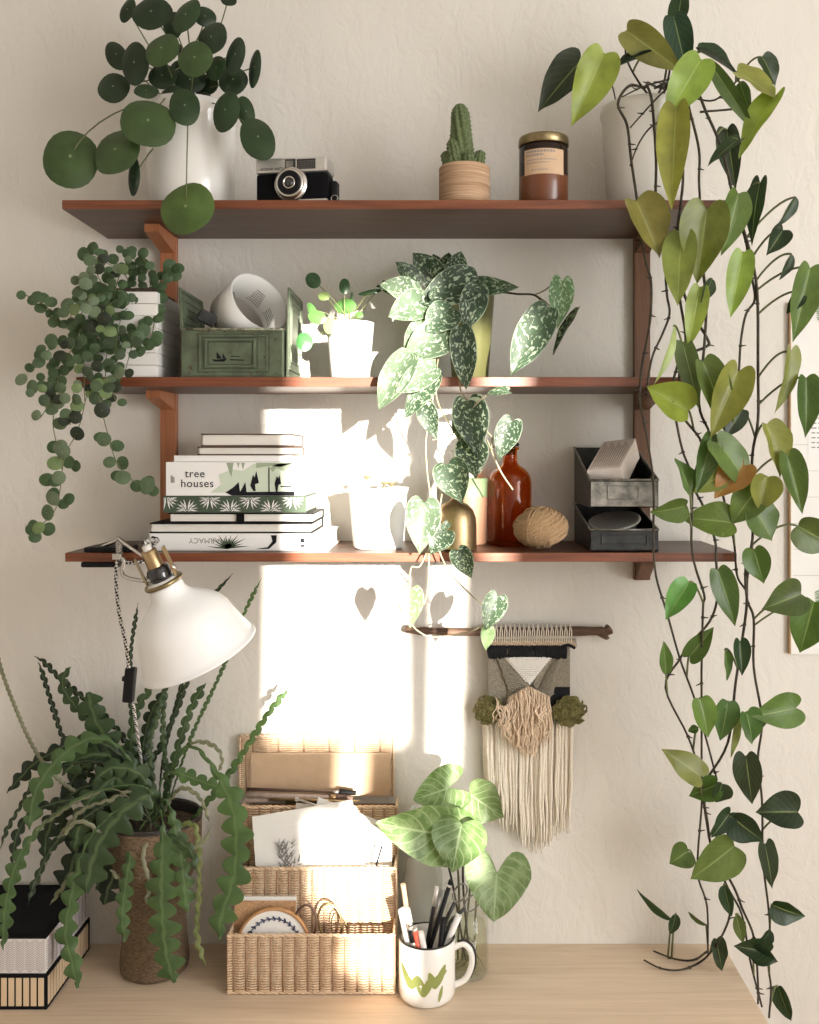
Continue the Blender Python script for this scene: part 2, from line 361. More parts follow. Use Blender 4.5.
def blade(bm, B, T, w, outline=HEART, roll=0., fold=.18, curl=.12, wave=.03, nrow=12, ncol=4, seed=0, mi=0, nrm=None):
    B, T = Vector(B), Vector(T); a = T - B; Ln = a.length; a.normalize()
    n0 = Vector(nrm) if nrm is not None else Vector((0, -1, .15))
    n0 = n0 - a * n0.dot(a)
    if n0.length < .05: n0 = a.orthogonal()
    n0.normalize(); n0 = Matrix.Rotation(roll, 3, a) @ n0; s = a.cross(n0)
    lay = bm.loops.layers.uv.verify(); rnd = random.Random(seed)
    k1, k2 = rnd.uniform(0, 6), rnd.uniform(0, 6)
    o3 = [Vector((x, y, m_)) for (x, y), m_ in zip(OUT_PAD(outline), MIDV)]
    cs = catmull(o3, 2) ; vs = {}; uvs = {}
    for i, q in enumerate(cs):
        for j in range(-ncol, ncol + 1):
            if i in (0, len(cs) - 1) and j != 0: continue
            t = abs(j) / ncol; x = q.x * t * (1 if j >= 0 else -1); y = q.z + (q.y - q.z) * t ** 1.15
            z = fold * w * (t ** 1.3) * abs(q.x) * .5 - curl * Ln * max(y, 0) ** 2 - curl * .35 * Ln * min(y, 0) ** 2
            z += wave * w * math.sin(y * 9 + k1 + (2 if j > 0 else 0)) * t * t + wave * .5 * w * math.sin(y * 17 + k2) * t * t
            vs[i, j] = bm.verts.new(B + a * (y * Ln) + s * (x * w / 2) + n0 * z)
            uvs[i, j] = (.5 + .5 * (t if j >= 0 else -t), min(max(y * .8 + .18, 0), 1))
    m_ = len(cs) - 1
    def fc(ks):
        f = bm.faces.new([vs[k] for k in ks]); f.smooth = True; f.material_index = mi
        for lp, k in zip(f.loops, ks): lp[lay].uv = uvs[k]
    for i in range(m_):
        for j in range(-ncol, ncol):
            if i == 0:
                fc([(0, 0), (1, j + 1), (1, j)] if True else None)
            elif i == m_ - 1:
                fc([(i, j), (i, j + 1), (m_, 0)])
            else: fc([(i, j), (i, j + 1), (i + 1, j + 1), (i + 1, j)])
    return n0
def OUT_PAD(o): return o
def disc(bm, c, rx, rz, nrm=(0, -1, .2), rot=0., cup=.12, seg=22, mi=0, wave=.04, seed=0):
    c = Vector(c); n = Vector(nrm).normalized(); up = Vector((0, 0, 1)); up = (up - n * up.dot(n)).normalized(); rt = up.cross(n) * -1
    lay = bm.loops.layers.uv.verify(); rnd = random.Random(seed); k1 = rnd.uniform(0, 6); rings = []
    for q in (0, .12, .4, .7, .92, 1.):
        if q == 0: rings.append([bm.verts.new(c)]); continue
        rg = []
        for i in range(seg):
            a = 2 * PI * i / seg; x, z = math.cos(a) * rx * q, math.sin(a) * rz * q
            x, z = x * math.cos(rot) - z * math.sin(rot), x * math.sin(rot) + z * math.cos(rot)
            h = -cup * (rx + rz) / 2 * q * q * (1.2 if q > .9 else 1) + wave * rx * math.sin(3 * a + k1) * q * q
            rg.append(bm.verts.new(c + rt * x + up * z + n * h))
        rings.append(rg)
    qs = (0, .12, .4, .7, .92, 1.)
    for r_, (a, b_) in enumerate(zip(rings, rings[1:])):
        for i in range(seg):
            j = (i + 1) % seg
            vv = ((a[0], b_[i], b_[j]), ((r_, i), (r_ + 1, i), (r_ + 1, j))) if len(a) == 1 else ((a[i], b_[i], b_[j], a[j]), ((r_, i), (r_ + 1, i), (r_ + 1, j), (r_, j)))
            f = bm.faces.new(vv[0]); f.smooth = True; f.material_index = mi
            for lp, (rr, ii) in zip(f.loops, vv[1]):
                an = 2 * PI * ii / seg; lp[lay].uv = (.5 + .5 * qs[rr] * math.cos(an), .5 + .5 * qs[rr] * math.sin(an))
def bez(a, b_, c, n=8): return [a * (1 - t) ** 2 + b_ * 2 * t * (1 - t) + c * t * t for t in [i / n for i in range(n + 1)]]
# ================================================================ the room
TOP, MID, BOT, DESK = 2.0789, 1.7907, 1.5010, .75
XL, XR, YF, ZC = -1.75, 2.0, -2.7, 2.75
structure(obj('wall_back', boxes(((XL - .1, 0, 0), (XR + .1, .12, ZC))), 'wall_plaster'))
structure(obj('wall_left', boxes(((XL - .1, YF - .1, 0), (XL, 0, ZC))), 'wall_plaster'))
structure(obj('floor', boxes(((XL - .1, YF - .1, -.1), (XR + .1, .12, 0))), 'floor_oak'))
structure(obj('ceiling', boxes(((XL - .1, YF - .1, ZC), (XR + .1, .12, ZC + .1))), 'ceiling_paint'))
# right wall with the wide window that gives the room its soft light
WY0, WY1, WZ0, WZ1 = -2.64, -1.35, .85, 2.5
structure(obj('wall_right', boxes(((XR, YF - .1, 0), (XR + .1, 0, WZ0)), ((XR, YF - .1, WZ1), (XR + .1, 0, ZC)), ((XR, YF - .1, WZ0), (XR + .1, WY0, WZ1)), ((XR, WY1, WZ0), (XR + .1, 0, WZ1))), 'wall_plaster'))
structure(obj('window_1', boxes(((XR + .02, WY0, WZ0), (XR + .08, WY0 + .05, WZ1)), ((XR + .02, WY1 - .05, WZ0), (XR + .08, WY1, WZ1)), ((XR + .02, WY0 + .05, WZ0), (XR + .08, WY1 - .05, WZ0 + .05)), ((XR + .02, WY0 + .05, WZ1 - .05), (XR + .08, WY1 - .05, WZ1)), ((XR + .03, -2.015, WZ0 + .05), (XR + .07, -1.975, WZ1 - .05))), 'white_matte'))

# sun: low, from the right behind the viewer; it reaches the wall through the added gobo openings
SUN = Vector((-.344, 1, -.144)).normalized()
DY = -YF
def gobo_pt(px, py):
    "where the sun ray that ends at px, py on the back wall passes the front wall"
    p = P(px, py, 0); return (p.x + .344 * DY, p.z + .144 * DY)
holes = [   # gobo openings cut to shape the sun patches, as they land: x0, x1, y0, y1
    [(274, 332), (404, 306), (406, 742), (270, 742)],
    [(341, 742), (366, 742), (362, 806), (338, 806)],
    [(299, 806), (378, 806), (378, 948), (352, 948), (318, 928), (328, 903), (302, 888)],
    [(440, 345), (490, 345), (464, 560), (454, 850), (433, 850), (438, 560)],
]
# unseen front wall added as a sun gobo, one board with its cut-outs
def polys_with_holes(outer, hs, y, th):
    bm = bmesh.new(); es = []
    for loop in [outer] + hs:
        vs = [bm.verts.new((x, y, z)) for x, z in loop]
        for i in range(len(vs)): es.append(bm.edges.new((vs[i], vs[(i + 1) % len(vs)])))
    bmesh.ops.triangle_fill(bm, use_beauty=True, use_dissolve=False, edges=es)
    g = bmesh.ops.extrude_face_region(bm, geom=bm.faces[:])
    for v_ in [e for e in g['geom'] if isinstance(e, bmesh.types.BMVert)]: v_.co.y += th
    bmesh.ops.recalc_face_normals(bm, faces=bm.faces[:])
    return bm
hs = [[gobo_pt(*p) for p in h] for h in holes]
structure(obj('wall_front_gobo', polys_with_holes([(XL - .1, 0), (XR + .1, 0), (XR + .1, ZC), (XL - .1, ZC)], hs, YF - .02, .02), 'wall_plaster'))

w = bpy.data.worlds.new('World'); bpy.context.scene.world = w; w.use_nodes = True
w.node_tree.nodes['Background'].inputs[0].default_value = (.80, .88, 1, 1); w.node_tree.nodes['Background'].inputs[1].default_value = 1.6
sl = bpy.data.lights.new('sun', 'SUN'); sl.energy = 26; sl.angle = math.radians(.95); sl.color = (1, .93, .83)
so = bpy.data.objects.new('sun', sl); C.objects.link(so); so.rotation_euler = SUN.to_track_quat('-Z', 'Y').to_euler(); so.location = (2, -6, 3)
al = bpy.data.lights.new('window_daylight', 'AREA'); al.shape = 'RECTANGLE'; al.size = 1.25; al.size_y = 1.5; al.energy = 58; al.color = (1, .985, .97)
ao = bpy.data.objects.new('window_daylight', al); C.objects.link(ao); ao.location = (XR - .01, (WY0 + WY1) / 2, (WZ0 + WZ1) / 2)
ao.rotation_euler = Vector((-1, .0, 0)).to_track_quat('-Z', 'Y').to_euler()

cam = bpy.data.cameras.new('camera'); co = bpy.data.objects.new('camera', cam); C.objects.link(co)
co.location = CAM; co.rotation_euler = (PI / 2, 0, 0)
cam.sensor_fit = 'HORIZONTAL'; cam.sensor_width = 36; cam.lens = F / 819 * 36
cam.shift_x = -(CX - 409.5) / 819; cam.shift_y = -(512 - CY) / 819; cam.clip_start = .05
sc = bpy.context.scene; sc.camera = co
sc.view_settings.view_transform = 'Standard'; sc.view_settings.look = 'None'; sc.view_settings.exposure = 0; sc.view_settings.gamma = 1; sc.view_settings.use_curve_mapping = False
sc.cycles.use_denoising = True; sc.cycles.max_bounces = 10; sc.cycles.diffuse_bounces = 5; sc.cycles.transmission_bounces = 8; sc.cycles.transparent_max_bounces = 12
sc.cycles.sample_clamp_indirect = 6; sc.cycles.caustics_refractive = True; sc.cycles.caustics_reflective = False

# ================================================================ desk
DX0, DX1, DY0 = -1.45, .527, -.62
t = thing('desk', ((DX0 + DX1) / 2, -.3, 0), 'pale oak desk top running along the wall under the shelves', 'desk')
obj('desk_top', boxes(((DX0, DY0, DESK - .03), (DX1, -.001, DESK)), bev=.002), 'desk_oak', t)
for x in (DX0 + .03, DX1 - .09):
    for y in (DY0 + .04, -.08): obj('leg', boxes(((x, y, 0), (x + .05, y + .05, DESK - .03)), bev=.003), 'desk_oak', t)

# ================================================================ shelves
def shelf(x0, x1, dep, top, th, label):
    t = thing('shelf_board', ((x0 + x1) / 2, -dep / 2, top - th), label, 'shelf', 'wooden shelf boards on the wall')
    obj('board', boxes(((x0, -dep + .004, top - th), (x1, -.0005, top))), 'teak', t)
    obj('edge_banding', boxes(((x0, -dep, top - th), (x1, -dep + .004, top)), bev=.0008), 'teak_edge', t)
shelf(-.619, .483, .22, TOP, .0145, 'topmost long dark wood shelf, holding the camera and cactus')
shelf(-.6035, .412, .20, MID, .016, 'middle wood shelf, shorter than the others, holding the green metal box')
shelf(-.614, .486, .22, BOT, .0145, 'lowest long wood shelf, holding the stack of books')
# the boards are notched round the uprights, so each upright is built between them
def upright2(x, segs, arms, label, mt='teak_upright'):
    t = thing('shelf_upright', (x, -.01, segs[0][0]), label, 'shelf bracket', 'wooden shelf uprights')
    for a, b_ in segs: obj('post', boxes(((x - .0145, -.018, a), (x + .0145, -.0005, b_)), bev=.001), mt, t)
    for za, dep, dr in arms:
        bm = bmesh.new()
        pr = [(-.018, za), (-dep, za), (-dep, za - dr * .45), (-.018, za - dr)]
        a = [bm.verts.new((x - .0125, y, z)) for y, z in pr]; b_ = [bm.verts.new((x + .0125, y, z)) for y, z in pr]
        bm.faces.new(a); bm.faces.new(b_[::-1])
        for i in range(4): bm.faces.new((a[i], b_[i], b_[(i + 1) % 4], a[(i + 1) % 4]))
        bmesh.ops.recalc_face_normals(bm, faces=bm.faces[:])
        obj('bracket_arm', bm, mt, t)
segs = [(BOT + .0003, MID - .0163), (MID + .0003, TOP - .0148)]
arms = [(TOP - .0148, .12, .03), (MID - .0163, .11, .03)]
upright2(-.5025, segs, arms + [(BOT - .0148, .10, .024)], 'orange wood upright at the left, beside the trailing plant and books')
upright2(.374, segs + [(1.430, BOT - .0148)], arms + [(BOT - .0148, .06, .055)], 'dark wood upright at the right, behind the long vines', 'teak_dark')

# ================================================================ top shelf
# camera
c = Vector(((296 - CX) * 1.625 / F, -.182, TOP)); 
t = thing('film_camera', c, 'vintage black and silver film camera on the top shelf', 'camera')
Mc = Matrix.Translation(c + V(0, 0, .0004)) @ Matrix.Rotation(math.radians(-9), 4, 'Z')
W, H, D = .122, .0745, .046
bm = bmesh.new(); box(bm, (-W / 2, -D / 2, .002), (W / 2, D / 2, H * .66), M=Mc, bev=.006); obj('camera_body', bm, 'black_leather', t)
bm = bmesh.new(); box(bm, (-W / 2 - .001, -D / 2 - .001, H * .66), (W / 2 + .001, D / 2 + .001, H), M=Mc, bev=.005); box(bm, (-W / 2, -D / 2 - .001, 0), (W / 2, D / 2, .004), M=Mc, bev=.001); tp = obj('top_housing', bm, 'satin_metal', t)
bm = bmesh.new(); box(bm, (-.010, -D / 2 - .002, H * .72), (.008, -D / 2, H * .95), M=Mc); box(bm, (.010, -D / 2 - .002, H * .72), (.042, -D / 2, H * .94), M=Mc)
obj('viewfinder', bm, 'glass_dark', t)
bm = bmesh.new()
for i in range(9):
    for k in range(4): box(bm, (.0125 + i * .0032, -D / 2 - .0028, H * .74 + k * .0034), (.0138 + i * .0032, -D / 2 - .0019, H * .74 + k * .0034 + .0014), M=Mc)
box(bm, (-.008, -D / 2 - .0026, H * .74), (.004, -D / 2 - .0018, H * .91), M=Mc)
obj('light_cell', bm, 'worn_steel', t)
lc = Mc @ V(.001, -D / 2 - .001, H * .385); ax = Mc.to_3x3() @ V(0, -1, 0)
bm = bmesh.new(); lathe(bm, [(0, -.002), (.0285, -.002), (.0285, .004), (.0265, .006), (.0240, .006), (.0240, .012), (.022, .0135), (.0195, .0135), (.019, .010), (.0, .010)], lc, 48, ax)
ln = obj('lens_ring', bm, 'chrome', t)
bm = bmesh.new(); lathe(bm, [(.0188, .0102), (.0188, .0145), (.0165, .0155), (.013, .0125), (0, .0125)], lc, 40, ax); obj('lens_barrel', bm, 'black_plastic', t)
bm = bmesh.new(); lathe(bm, [(.0105, .0124), (.0105, .0150), (.0088, .0156), (.0080, .0135), (.0075, .013)], lc, 40, ax); obj('lens_bezel', bm, 'chrome', t)
bm = bmesh.new(); lathe(bm, [(.0078, .0126), (.006, .0148), (.003, .0158), (0, .0161)], lc, 32, ax); obj('lens_glass', bm, 'glass_dark', t)
bm = bmesh.new(); box(bm, (W / 2, -.008, .004), (W / 2 + .012, .014, H * .5), M=Mc, bev=.003); obj('film_advance', bm, 'black_plastic', t)
bm = bmesh.new(); q = [Mc @ V(W / 2 + .010 + .006 * math.cos(a), -.012, .0066 + .005 * math.sin(a)) for a in [i * PI / 5 for i in range(11)]]; tube(bm, q[:-1], .0008, 6, closed=True, smooth=False); obj('strap_ring', bm, 'chrome', t)
text_mesh('KODAK INSTAMATIC', .0062, Mc @ Matrix.Translation((-W / 2 + .009, -D / 2 - .0012, H * .72)) @ FACE, t, 'lettering', 'ink', .0002)

# cactus
c = Vector(((464.5 - CX) * 1.63 / F, -.17, TOP + .0005))
t = thing('potted_cactus', c, 'small columnar cactus in a ribbed tan pot on the top shelf', 'cactus')
bm = bmesh.new()
prof = [(0, 0), (.040, 0)]
for i in range(12):
    z = .002 + i * .0053; prof += [(.0400, z), (.0432, z + .0018), (.0432, z + .0036)]
prof += [(.0415, .0665), (.038, .0665), (.037, .056), (0, .056)]
lathe(bm, prof, c, 48); obj('plant_pot', bm, 'terracotta_tan', t)
bm = bmesh.new()
rnd = random.Random(3)
def cact(bm, b_, top, r0, ribs=9, n=44):
    b_, top = Vector(b_), Vector(top); a = top - b_; Ln = a.length
    pr = []
    for i in range(n + 1):
        u = i / n; pr.append((r0 * (1 - .42 * u) * math.sqrt(max(1 - max(0, (u - .82) / .18) ** 2, 0)) * 1, u * Ln))
    lathe(bm, pr, b_, 72, a, rfun=lambda an, h: 1 + .10 * math.cos(ribs * an + h * 70) + .09 * math.cos(ribs * an + h * 70) * math.cos(h * 900))
cact(bm, c + V(-.003, 0, .054), c + V(-.008, 0, .176), .0225)
cact(bm, c + V(-.020, -.008, .054), c + V(-.034, -.010, .092), .013); cact(bm, c + V(-.014, -.016, .054), c + V(-.022, -.020, .110), .014)
cact(bm, c + V(.018, -.012, .054), c + V(.028, -.015, .092), .013); cact(bm, c + V(.004, -.02, .054), c + V(.007, -.023, .088), .014)
body = obj('cactus_body', bm, 'cactus_green', t)
bm = bmesh.new()
vv = [(v_.co.copy(), v_.normal.copy()) for v_ in body.data.vertices]
for co_, no_ in rnd.sample(vv, min(2600, len(vv))):
    p = co_ + c; d = (no_ + V(rnd.uniform(-.5, .5), rnd.uniform(-.5, .5), rnd.uniform(-.2, .6))).normalized() * rnd.uniform(.003, .0065)
    o = d.orthogonal()*.0004
    bm.faces.new([bm.verts.new(p - o), bm.verts.new(p + o), bm.verts.new(p + d)])
obj('spines', bm, 'spine', t)['kind'] = 'stuff'

# candle jar
c = Vector(((543.5 - CX) * 1.635 / F, -.165, TOP + .0005))
t = thing('jar_candle', c, 'amber glass jar candle with a tan label and gold lid', 'candle')
r = .0415
bm = bmesh.new(); lathe(bm, [(0, 0), (r * .93, 0), (r, .004), (r, .050)], c, 48); obj('wax_fill', bm, 'amber_wax', t)
bm = bmesh.new(); lathe(bm, [(r, .050), (r, .096), (r * .95, .102), (r * .9, .104), (0, .104)], c, 48); obj('glass_jar', bm, 'jar_dark', t)
bm = bmesh.new(); lathe(bm, [(r * .985, .102), (r * 1.02, .103), (r * 1.02, .1135), (r * 1.0, .117), (r * .93, .118), (r * .92, .1165), (0, .1165)], c, 48); obj('lid', bm, 'old_brass', t)
def curved(bm, c, r, a0, a1, z0, z1, n=14, mi=0):
    "a label wrapped round an upright cylinder; angle 0 faces the room"
    rows = []
    for i in range(n + 1):
        a = a0 + (a1 - a0) * i / n
        rows.append([bm.verts.new(Vector(c) + V(r * math.sin(a), -r * math.cos(a), z)) for z in (z0, z1)])
    for a, b_ in zip(rows, rows[1:]):
        f = bm.faces.new((a[0], b_[0], b_[1], a[1])); f.material_index = mi; f.smooth = True
bm = bmesh.new(); curved(bm, c, r + .0005, -.95, .8, .047, .089); lb = obj('paper_label', bm, 'kraft', t)
bm = bmesh.new()
for k, (z, a0, a1) in enumerate([(.083, -.85, .35), (.077, -.85, -.1), (.070, -.85, .45), (.065, -.85, .15), (.053, -.6, .1)]):
    a = a0
    while a < a1:
        d = rnd.uniform(.05, .12); curved(bm, c, r + .0008, a, min(a + d, a1), z, z + (.0035 if k < 2 else .0018), 2); a += d + .03
obj('label_print', bm, 'ink_grey', lb)

# ---- big round-leaved plant in white pot
c = Vector(((191 - CX) * 1.69 / F, -.11, TOP + .0005))
t = thing('potted_pilea', c, 'large round-leaved plant in a glossy white pot on the top shelf', 'houseplant')
bm = bmesh.new(); lathe(bm, [(0, 0), (.070, 0), (.0725, .004), (.0745, .06), (.0765, .12), (.077, .160), (.079, .165), (.080, .186), (.077, .188), (.074, .184), (.073, .17), (0, .17)], c, 56); obj('plant_pot', bm, 'white_glaze', t)
bm = bmesh.new(); lathe(bm, [(.0725, .171), (.04, .176), (0, .178)], c, 40); obj('soil', bm, 'soil', t)
pil = [(70,156,26,32,0,-.22),(115,149,23.5,26,.3,-.235),(148,120,26,27.5,0,-.25),(185.5,206,27,27,0,-.262),(133,176,6,19,0,-.2),(113,86,15.5,16.5,0,-.17),(116,54,10,17,-.3,-.12),(134,62,13.5,22,-.1,-.19),(161,47.6,17,20,0,-.22),(194.5,57,17,18.5,0,-.235),(162,75,14,13,0,-.17),(151,11,20,17.5,0,-.18),(127,9,7,14,.2,-.11),(185.5,14,12,20,.35,-.2),(211,36.5,15,19,0,-.21),(205,16,11,10,.3,-.16),(216,67,11,13,0,-.16),(235,54,9,22,.1,-.20),(254,67,6,21.6,0,-.17),(233,79,14,16,.2,-.17),(184.6,105,14.6,20.6,0,-.23),(225,109.5,13.5,23,0,-.22),(246,111,8.5,16,-.2,-.18),(258,136.5,16.5,25,-.2,-.23),(146,90,12,8,0,-.19),(172,92,11,9,0,-.18),(190,79,15,12,0,-.15),(204,100,8,10,0,-.15),(228,-1,9,6,.4,-.15),(173,24,10,14,0,-.13),(178,72,10,13,0,-.12),(205,84,13,11,0,-.13)]
crown = c + V(.0, 0, .20)
bm = bmesh.new()
for q in range(3): tube(bm, [c + V(-.012 + .012 * q, .004 * q, .17), c + V(-.016 + .014 * q, 0, .23), c + V(-.02 + .018 * q, .0, .30)], .004, 8)
obj('main_stem', bm, 'vine_bark', t)
pc = [(.045, .10, .032), (.035, .078, .026), (.06, .125, .04), (.075, .15, .045)]
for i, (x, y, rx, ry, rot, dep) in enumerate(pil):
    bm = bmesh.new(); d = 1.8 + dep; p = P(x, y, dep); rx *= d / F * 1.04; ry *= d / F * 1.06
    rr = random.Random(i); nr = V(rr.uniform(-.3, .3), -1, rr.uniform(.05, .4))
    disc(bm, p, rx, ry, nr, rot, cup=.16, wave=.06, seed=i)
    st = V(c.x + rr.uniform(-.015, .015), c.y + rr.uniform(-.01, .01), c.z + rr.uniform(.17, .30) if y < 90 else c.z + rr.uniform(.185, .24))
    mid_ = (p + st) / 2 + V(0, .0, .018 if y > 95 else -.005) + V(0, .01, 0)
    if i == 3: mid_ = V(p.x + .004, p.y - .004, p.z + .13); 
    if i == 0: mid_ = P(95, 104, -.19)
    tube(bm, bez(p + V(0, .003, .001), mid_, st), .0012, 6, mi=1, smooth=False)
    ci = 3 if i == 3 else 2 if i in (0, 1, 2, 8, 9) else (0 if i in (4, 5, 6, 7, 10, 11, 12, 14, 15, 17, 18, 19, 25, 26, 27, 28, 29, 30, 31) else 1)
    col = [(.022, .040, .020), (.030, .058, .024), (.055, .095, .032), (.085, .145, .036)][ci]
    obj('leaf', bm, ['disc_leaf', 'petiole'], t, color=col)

# ================================================================ middle shelf
# green metal box
bx0, bx1, by0, by1, z0 = (181 - CX) * 1.61 / F, (284 - CX) * 1.61 / F, -.19, -.035, MID + .0005
t = thing('metal_box', ((bx0 + bx1) / 2, (by0 + by1) / 2, z0), 'old chipped green metal box with its lid flaps open', 'box')
bm = boxes(((bx0, by0, z0), (bx1, by0 + .002, z0 + .079)), ((bx0, by1 - .002, z0), (bx1, by1, z0 + .079)), ((bx0, by0 + .002, z0), (bx0 + .002, by1 - .002, z0 + .079)), ((bx1 - .002, by0 + .002, z0), (bx1, by1 - .002, z0 + .079)), ((bx0 + .002, by0 + .002, z0), (bx1 - .002, by1 - .002, z0 + .002)))
obj('box_body', bm, 'old_green_metal', t)
def frame_rect(bm, M, x0, x1, y0_, y1_, w_, d, mi=0):
    for a in (((x0, y0_), (x1, y0_ + w_)), ((x0, y1_ - w_), (x1, y1_)), ((x0, y0_ + w_), (x0 + w_, y1_ - w_)), ((x1 - w_, y0_ + w_), (x1, y1_ - w_))):
        box(bm, (a[0][0], a[0][1], 0), (a[1][0], a[1][1], d), M=M, mi=mi, bev=min(w_, d) * .3)
Mf = Matrix.Translation((bx0, by0, z0)) @ Matrix.Rotation(PI / 2, 4, 'X')
bw = bx1 - bx0
bm = bmesh.new(); frame_rect(bm, Mf, .002, bw - .002, .002, .077, .0022, .0015); frame_rect(bm, Mf, .030, .145, .010, .070, .0028, .0022); frame_rect(bm, Mf, .040, .125, .016, .064, .004, .0040)
obj('embossed_frame', bm, 'old_green_metal', t)
bm = bmesh.new(); frame_rect(bm, Mf, .0365, .1285, .0135, .0665, .0012, .0009); frame_rect(bm, Mf, .0450, .1200, .0208, .0592, .0012, .0009); frame_rect(bm, Mf, .0275, .1475, .0078, .0722, .0009, .0007)
obj('painted_recess_shade', bm, 'green_metal_inside', t)  # thin dark frames, recess shade around the embossing put into colour
bm = bmesh.new(); rr = random.Random(77)
for k in range(70):
    x, y = rr.uniform(.003, bw - .003), rr.choice((rr.uniform(.002, .010), rr.uniform(.070, .077), rr.uniform(.003, .076))); s = rr.uniform(.0005, .0022)
    plate(bm, [Mf @ V(x + s * math.cos(a) * rr.uniform(.6, 1.5), y + s * math.sin(a) * rr.uniform(.5, 1.1), .0016) for a in (0, 1.2, 2.3, 3.5, 4.9)], .0016, (0, 1, 0))
obj('chipped_paint', bm, 'book_brown', t)
bm = bmesh.new(); tube(bm, [(bx0 - .001, by0 - .001, z0 + .080), (bx1 + .001, by0 - .001, z0 + .080)], .0022, 8, smooth=False); tube(bm, [(bx0, by1, z0 + .080), (bx1, by1, z0 + .080)], .002, 8, smooth=False)
obj('rolled_rim', bm, 'worn_edge', t)
bm = bmesh.new()   # raised ship motif on the plate
for p in ([(.052, .030), (.056, .026), (.072, .026), (.077, .031), (.060, .029)], [(.060, .031), (.060, .042), (.068, .031)], [(.070, .031), (.070, .040), (.075, .031)], [(.082, .028), (.105, .0275), (.105, .029), (.082, .030)], [(.084, .034), (.098, .034), (.098, .035), (.084, .0355)]):
    plate(bm, [Mf @ V(x, y, .0003) for x, y in p], .0012, (0, -1, 0))
obj('ship_relief', bm, 'ink', t)
def flap(x, lean, zh, label_):
    a = Matrix.Translation((x, by0, z0 if lean > 0 else z0 + .078)) @ Matrix.Rotation(lean, 4, 'Y') @ Matrix.Rotation(PI / 2, 4, 'Z') @ Matrix.Rotation(PI / 2, 4, 'X')
    L_ = by1 - by0
    bm = bmesh.new(); box(bm, (0, 0, -.0008), (L_, zh, .0008), M=a)
    frame_rect(bm, a, 0, L_, 0, zh, .006, .003); frame_rect(bm, a, .018, L_ - .018, .014, zh - .014, .005, .0028); frame_rect(bm, a, .035, L_ - .035, .028, zh - .028, .003, .0022)
    return obj(label_, bm, 'old_green_metal', t)
flap(bx1 + .0045, .015, .150, 'lid_flap'); flap(bx0 + .0005, -.06, .072, 'lid_flap')
bm = boxes(((bx0 + .006, by0 + .01, z0 + .05), (bx1 - .006, by1 - .01, z0 + .052))); obj('inner_tray', bm, 'green_metal_inside', t)
# things in the box
c = P(249, 312, -.105); ax = V(.62, -.55, .40)
t = tag(obj('paper_ring', (lambda b_: lathe(b_, [(.055, -.034), (.057, -.034), (.0575, .034), (.0555, .034), (.055, -.034)], c, 56, ax))(bmesh.new()), 'paper', loc=c), 'wide pale cardboard ring printed inside, lying in the green box', 'ring')
bm = bmesh.new(); an = ax.normalized(); e1 = an.orthogonal().normalized(); e2 = an.cross(e1)
u0 = math.atan2(e2.dot(V(.2, 1, .6)), e1.dot(V(.2, 1, .6)))
for blk in ((-.9, 5, .5), (-.15, 7, .45)):
    for k in range(blk[1]):
        h = -.022 + k * .0045 if blk[1] == 5 else -.024 + k * .0048
        a = u0 + blk[0] + .02 * k
        while a < u0 + blk[0] + blk[2]:
            d = rnd.uniform(.03, .09); q = []
            for aa, hh in ((a, h), (a + d, h), (a + d, h + .0018), (a, h + .0018)): q.append(c + (e1 * math.cos(aa) + e2 * math.sin(aa)) * .0546 + an * hh)
            quad(bm, q); a += d + .022
obj('printed_text', bm, 'ink_grey', t)
c = P(207, 318, -.13)
bm = bmesh.new(); box(bm, (-.016, -.014, -.011), (.016, .014, .011), M=Matrix.Translation(c) @ Matrix.Rotation(.5, 4, 'Y') @ Matrix.Rotation(.3, 4, 'Z'), bev=.003)
tag(obj('dark_tin', bm, 'dark_steel', loc=c), 'small dark tin leaning inside the green box at its left', 'tin')
c = P(228, 296, -.08)
bm = bmesh.new(); tube(bm, [c + V(.012 * math.cos(a), .004 * math.sin(a), .012 * math.sin(a)) for a in [i * PI / 6 for i in range(12)]], .0009, 6, closed=True, smooth=False); tube(bm, [c + V(-.008, 0, -.008), c + V(-.02, 0, -.016), c + V(-.015, 0, -.035)], .0009, 6)
tag(obj('wire_loop', bm, 'worn_steel', loc=c), 'thin loop of wire standing up behind the cardboard ring', 'wire')

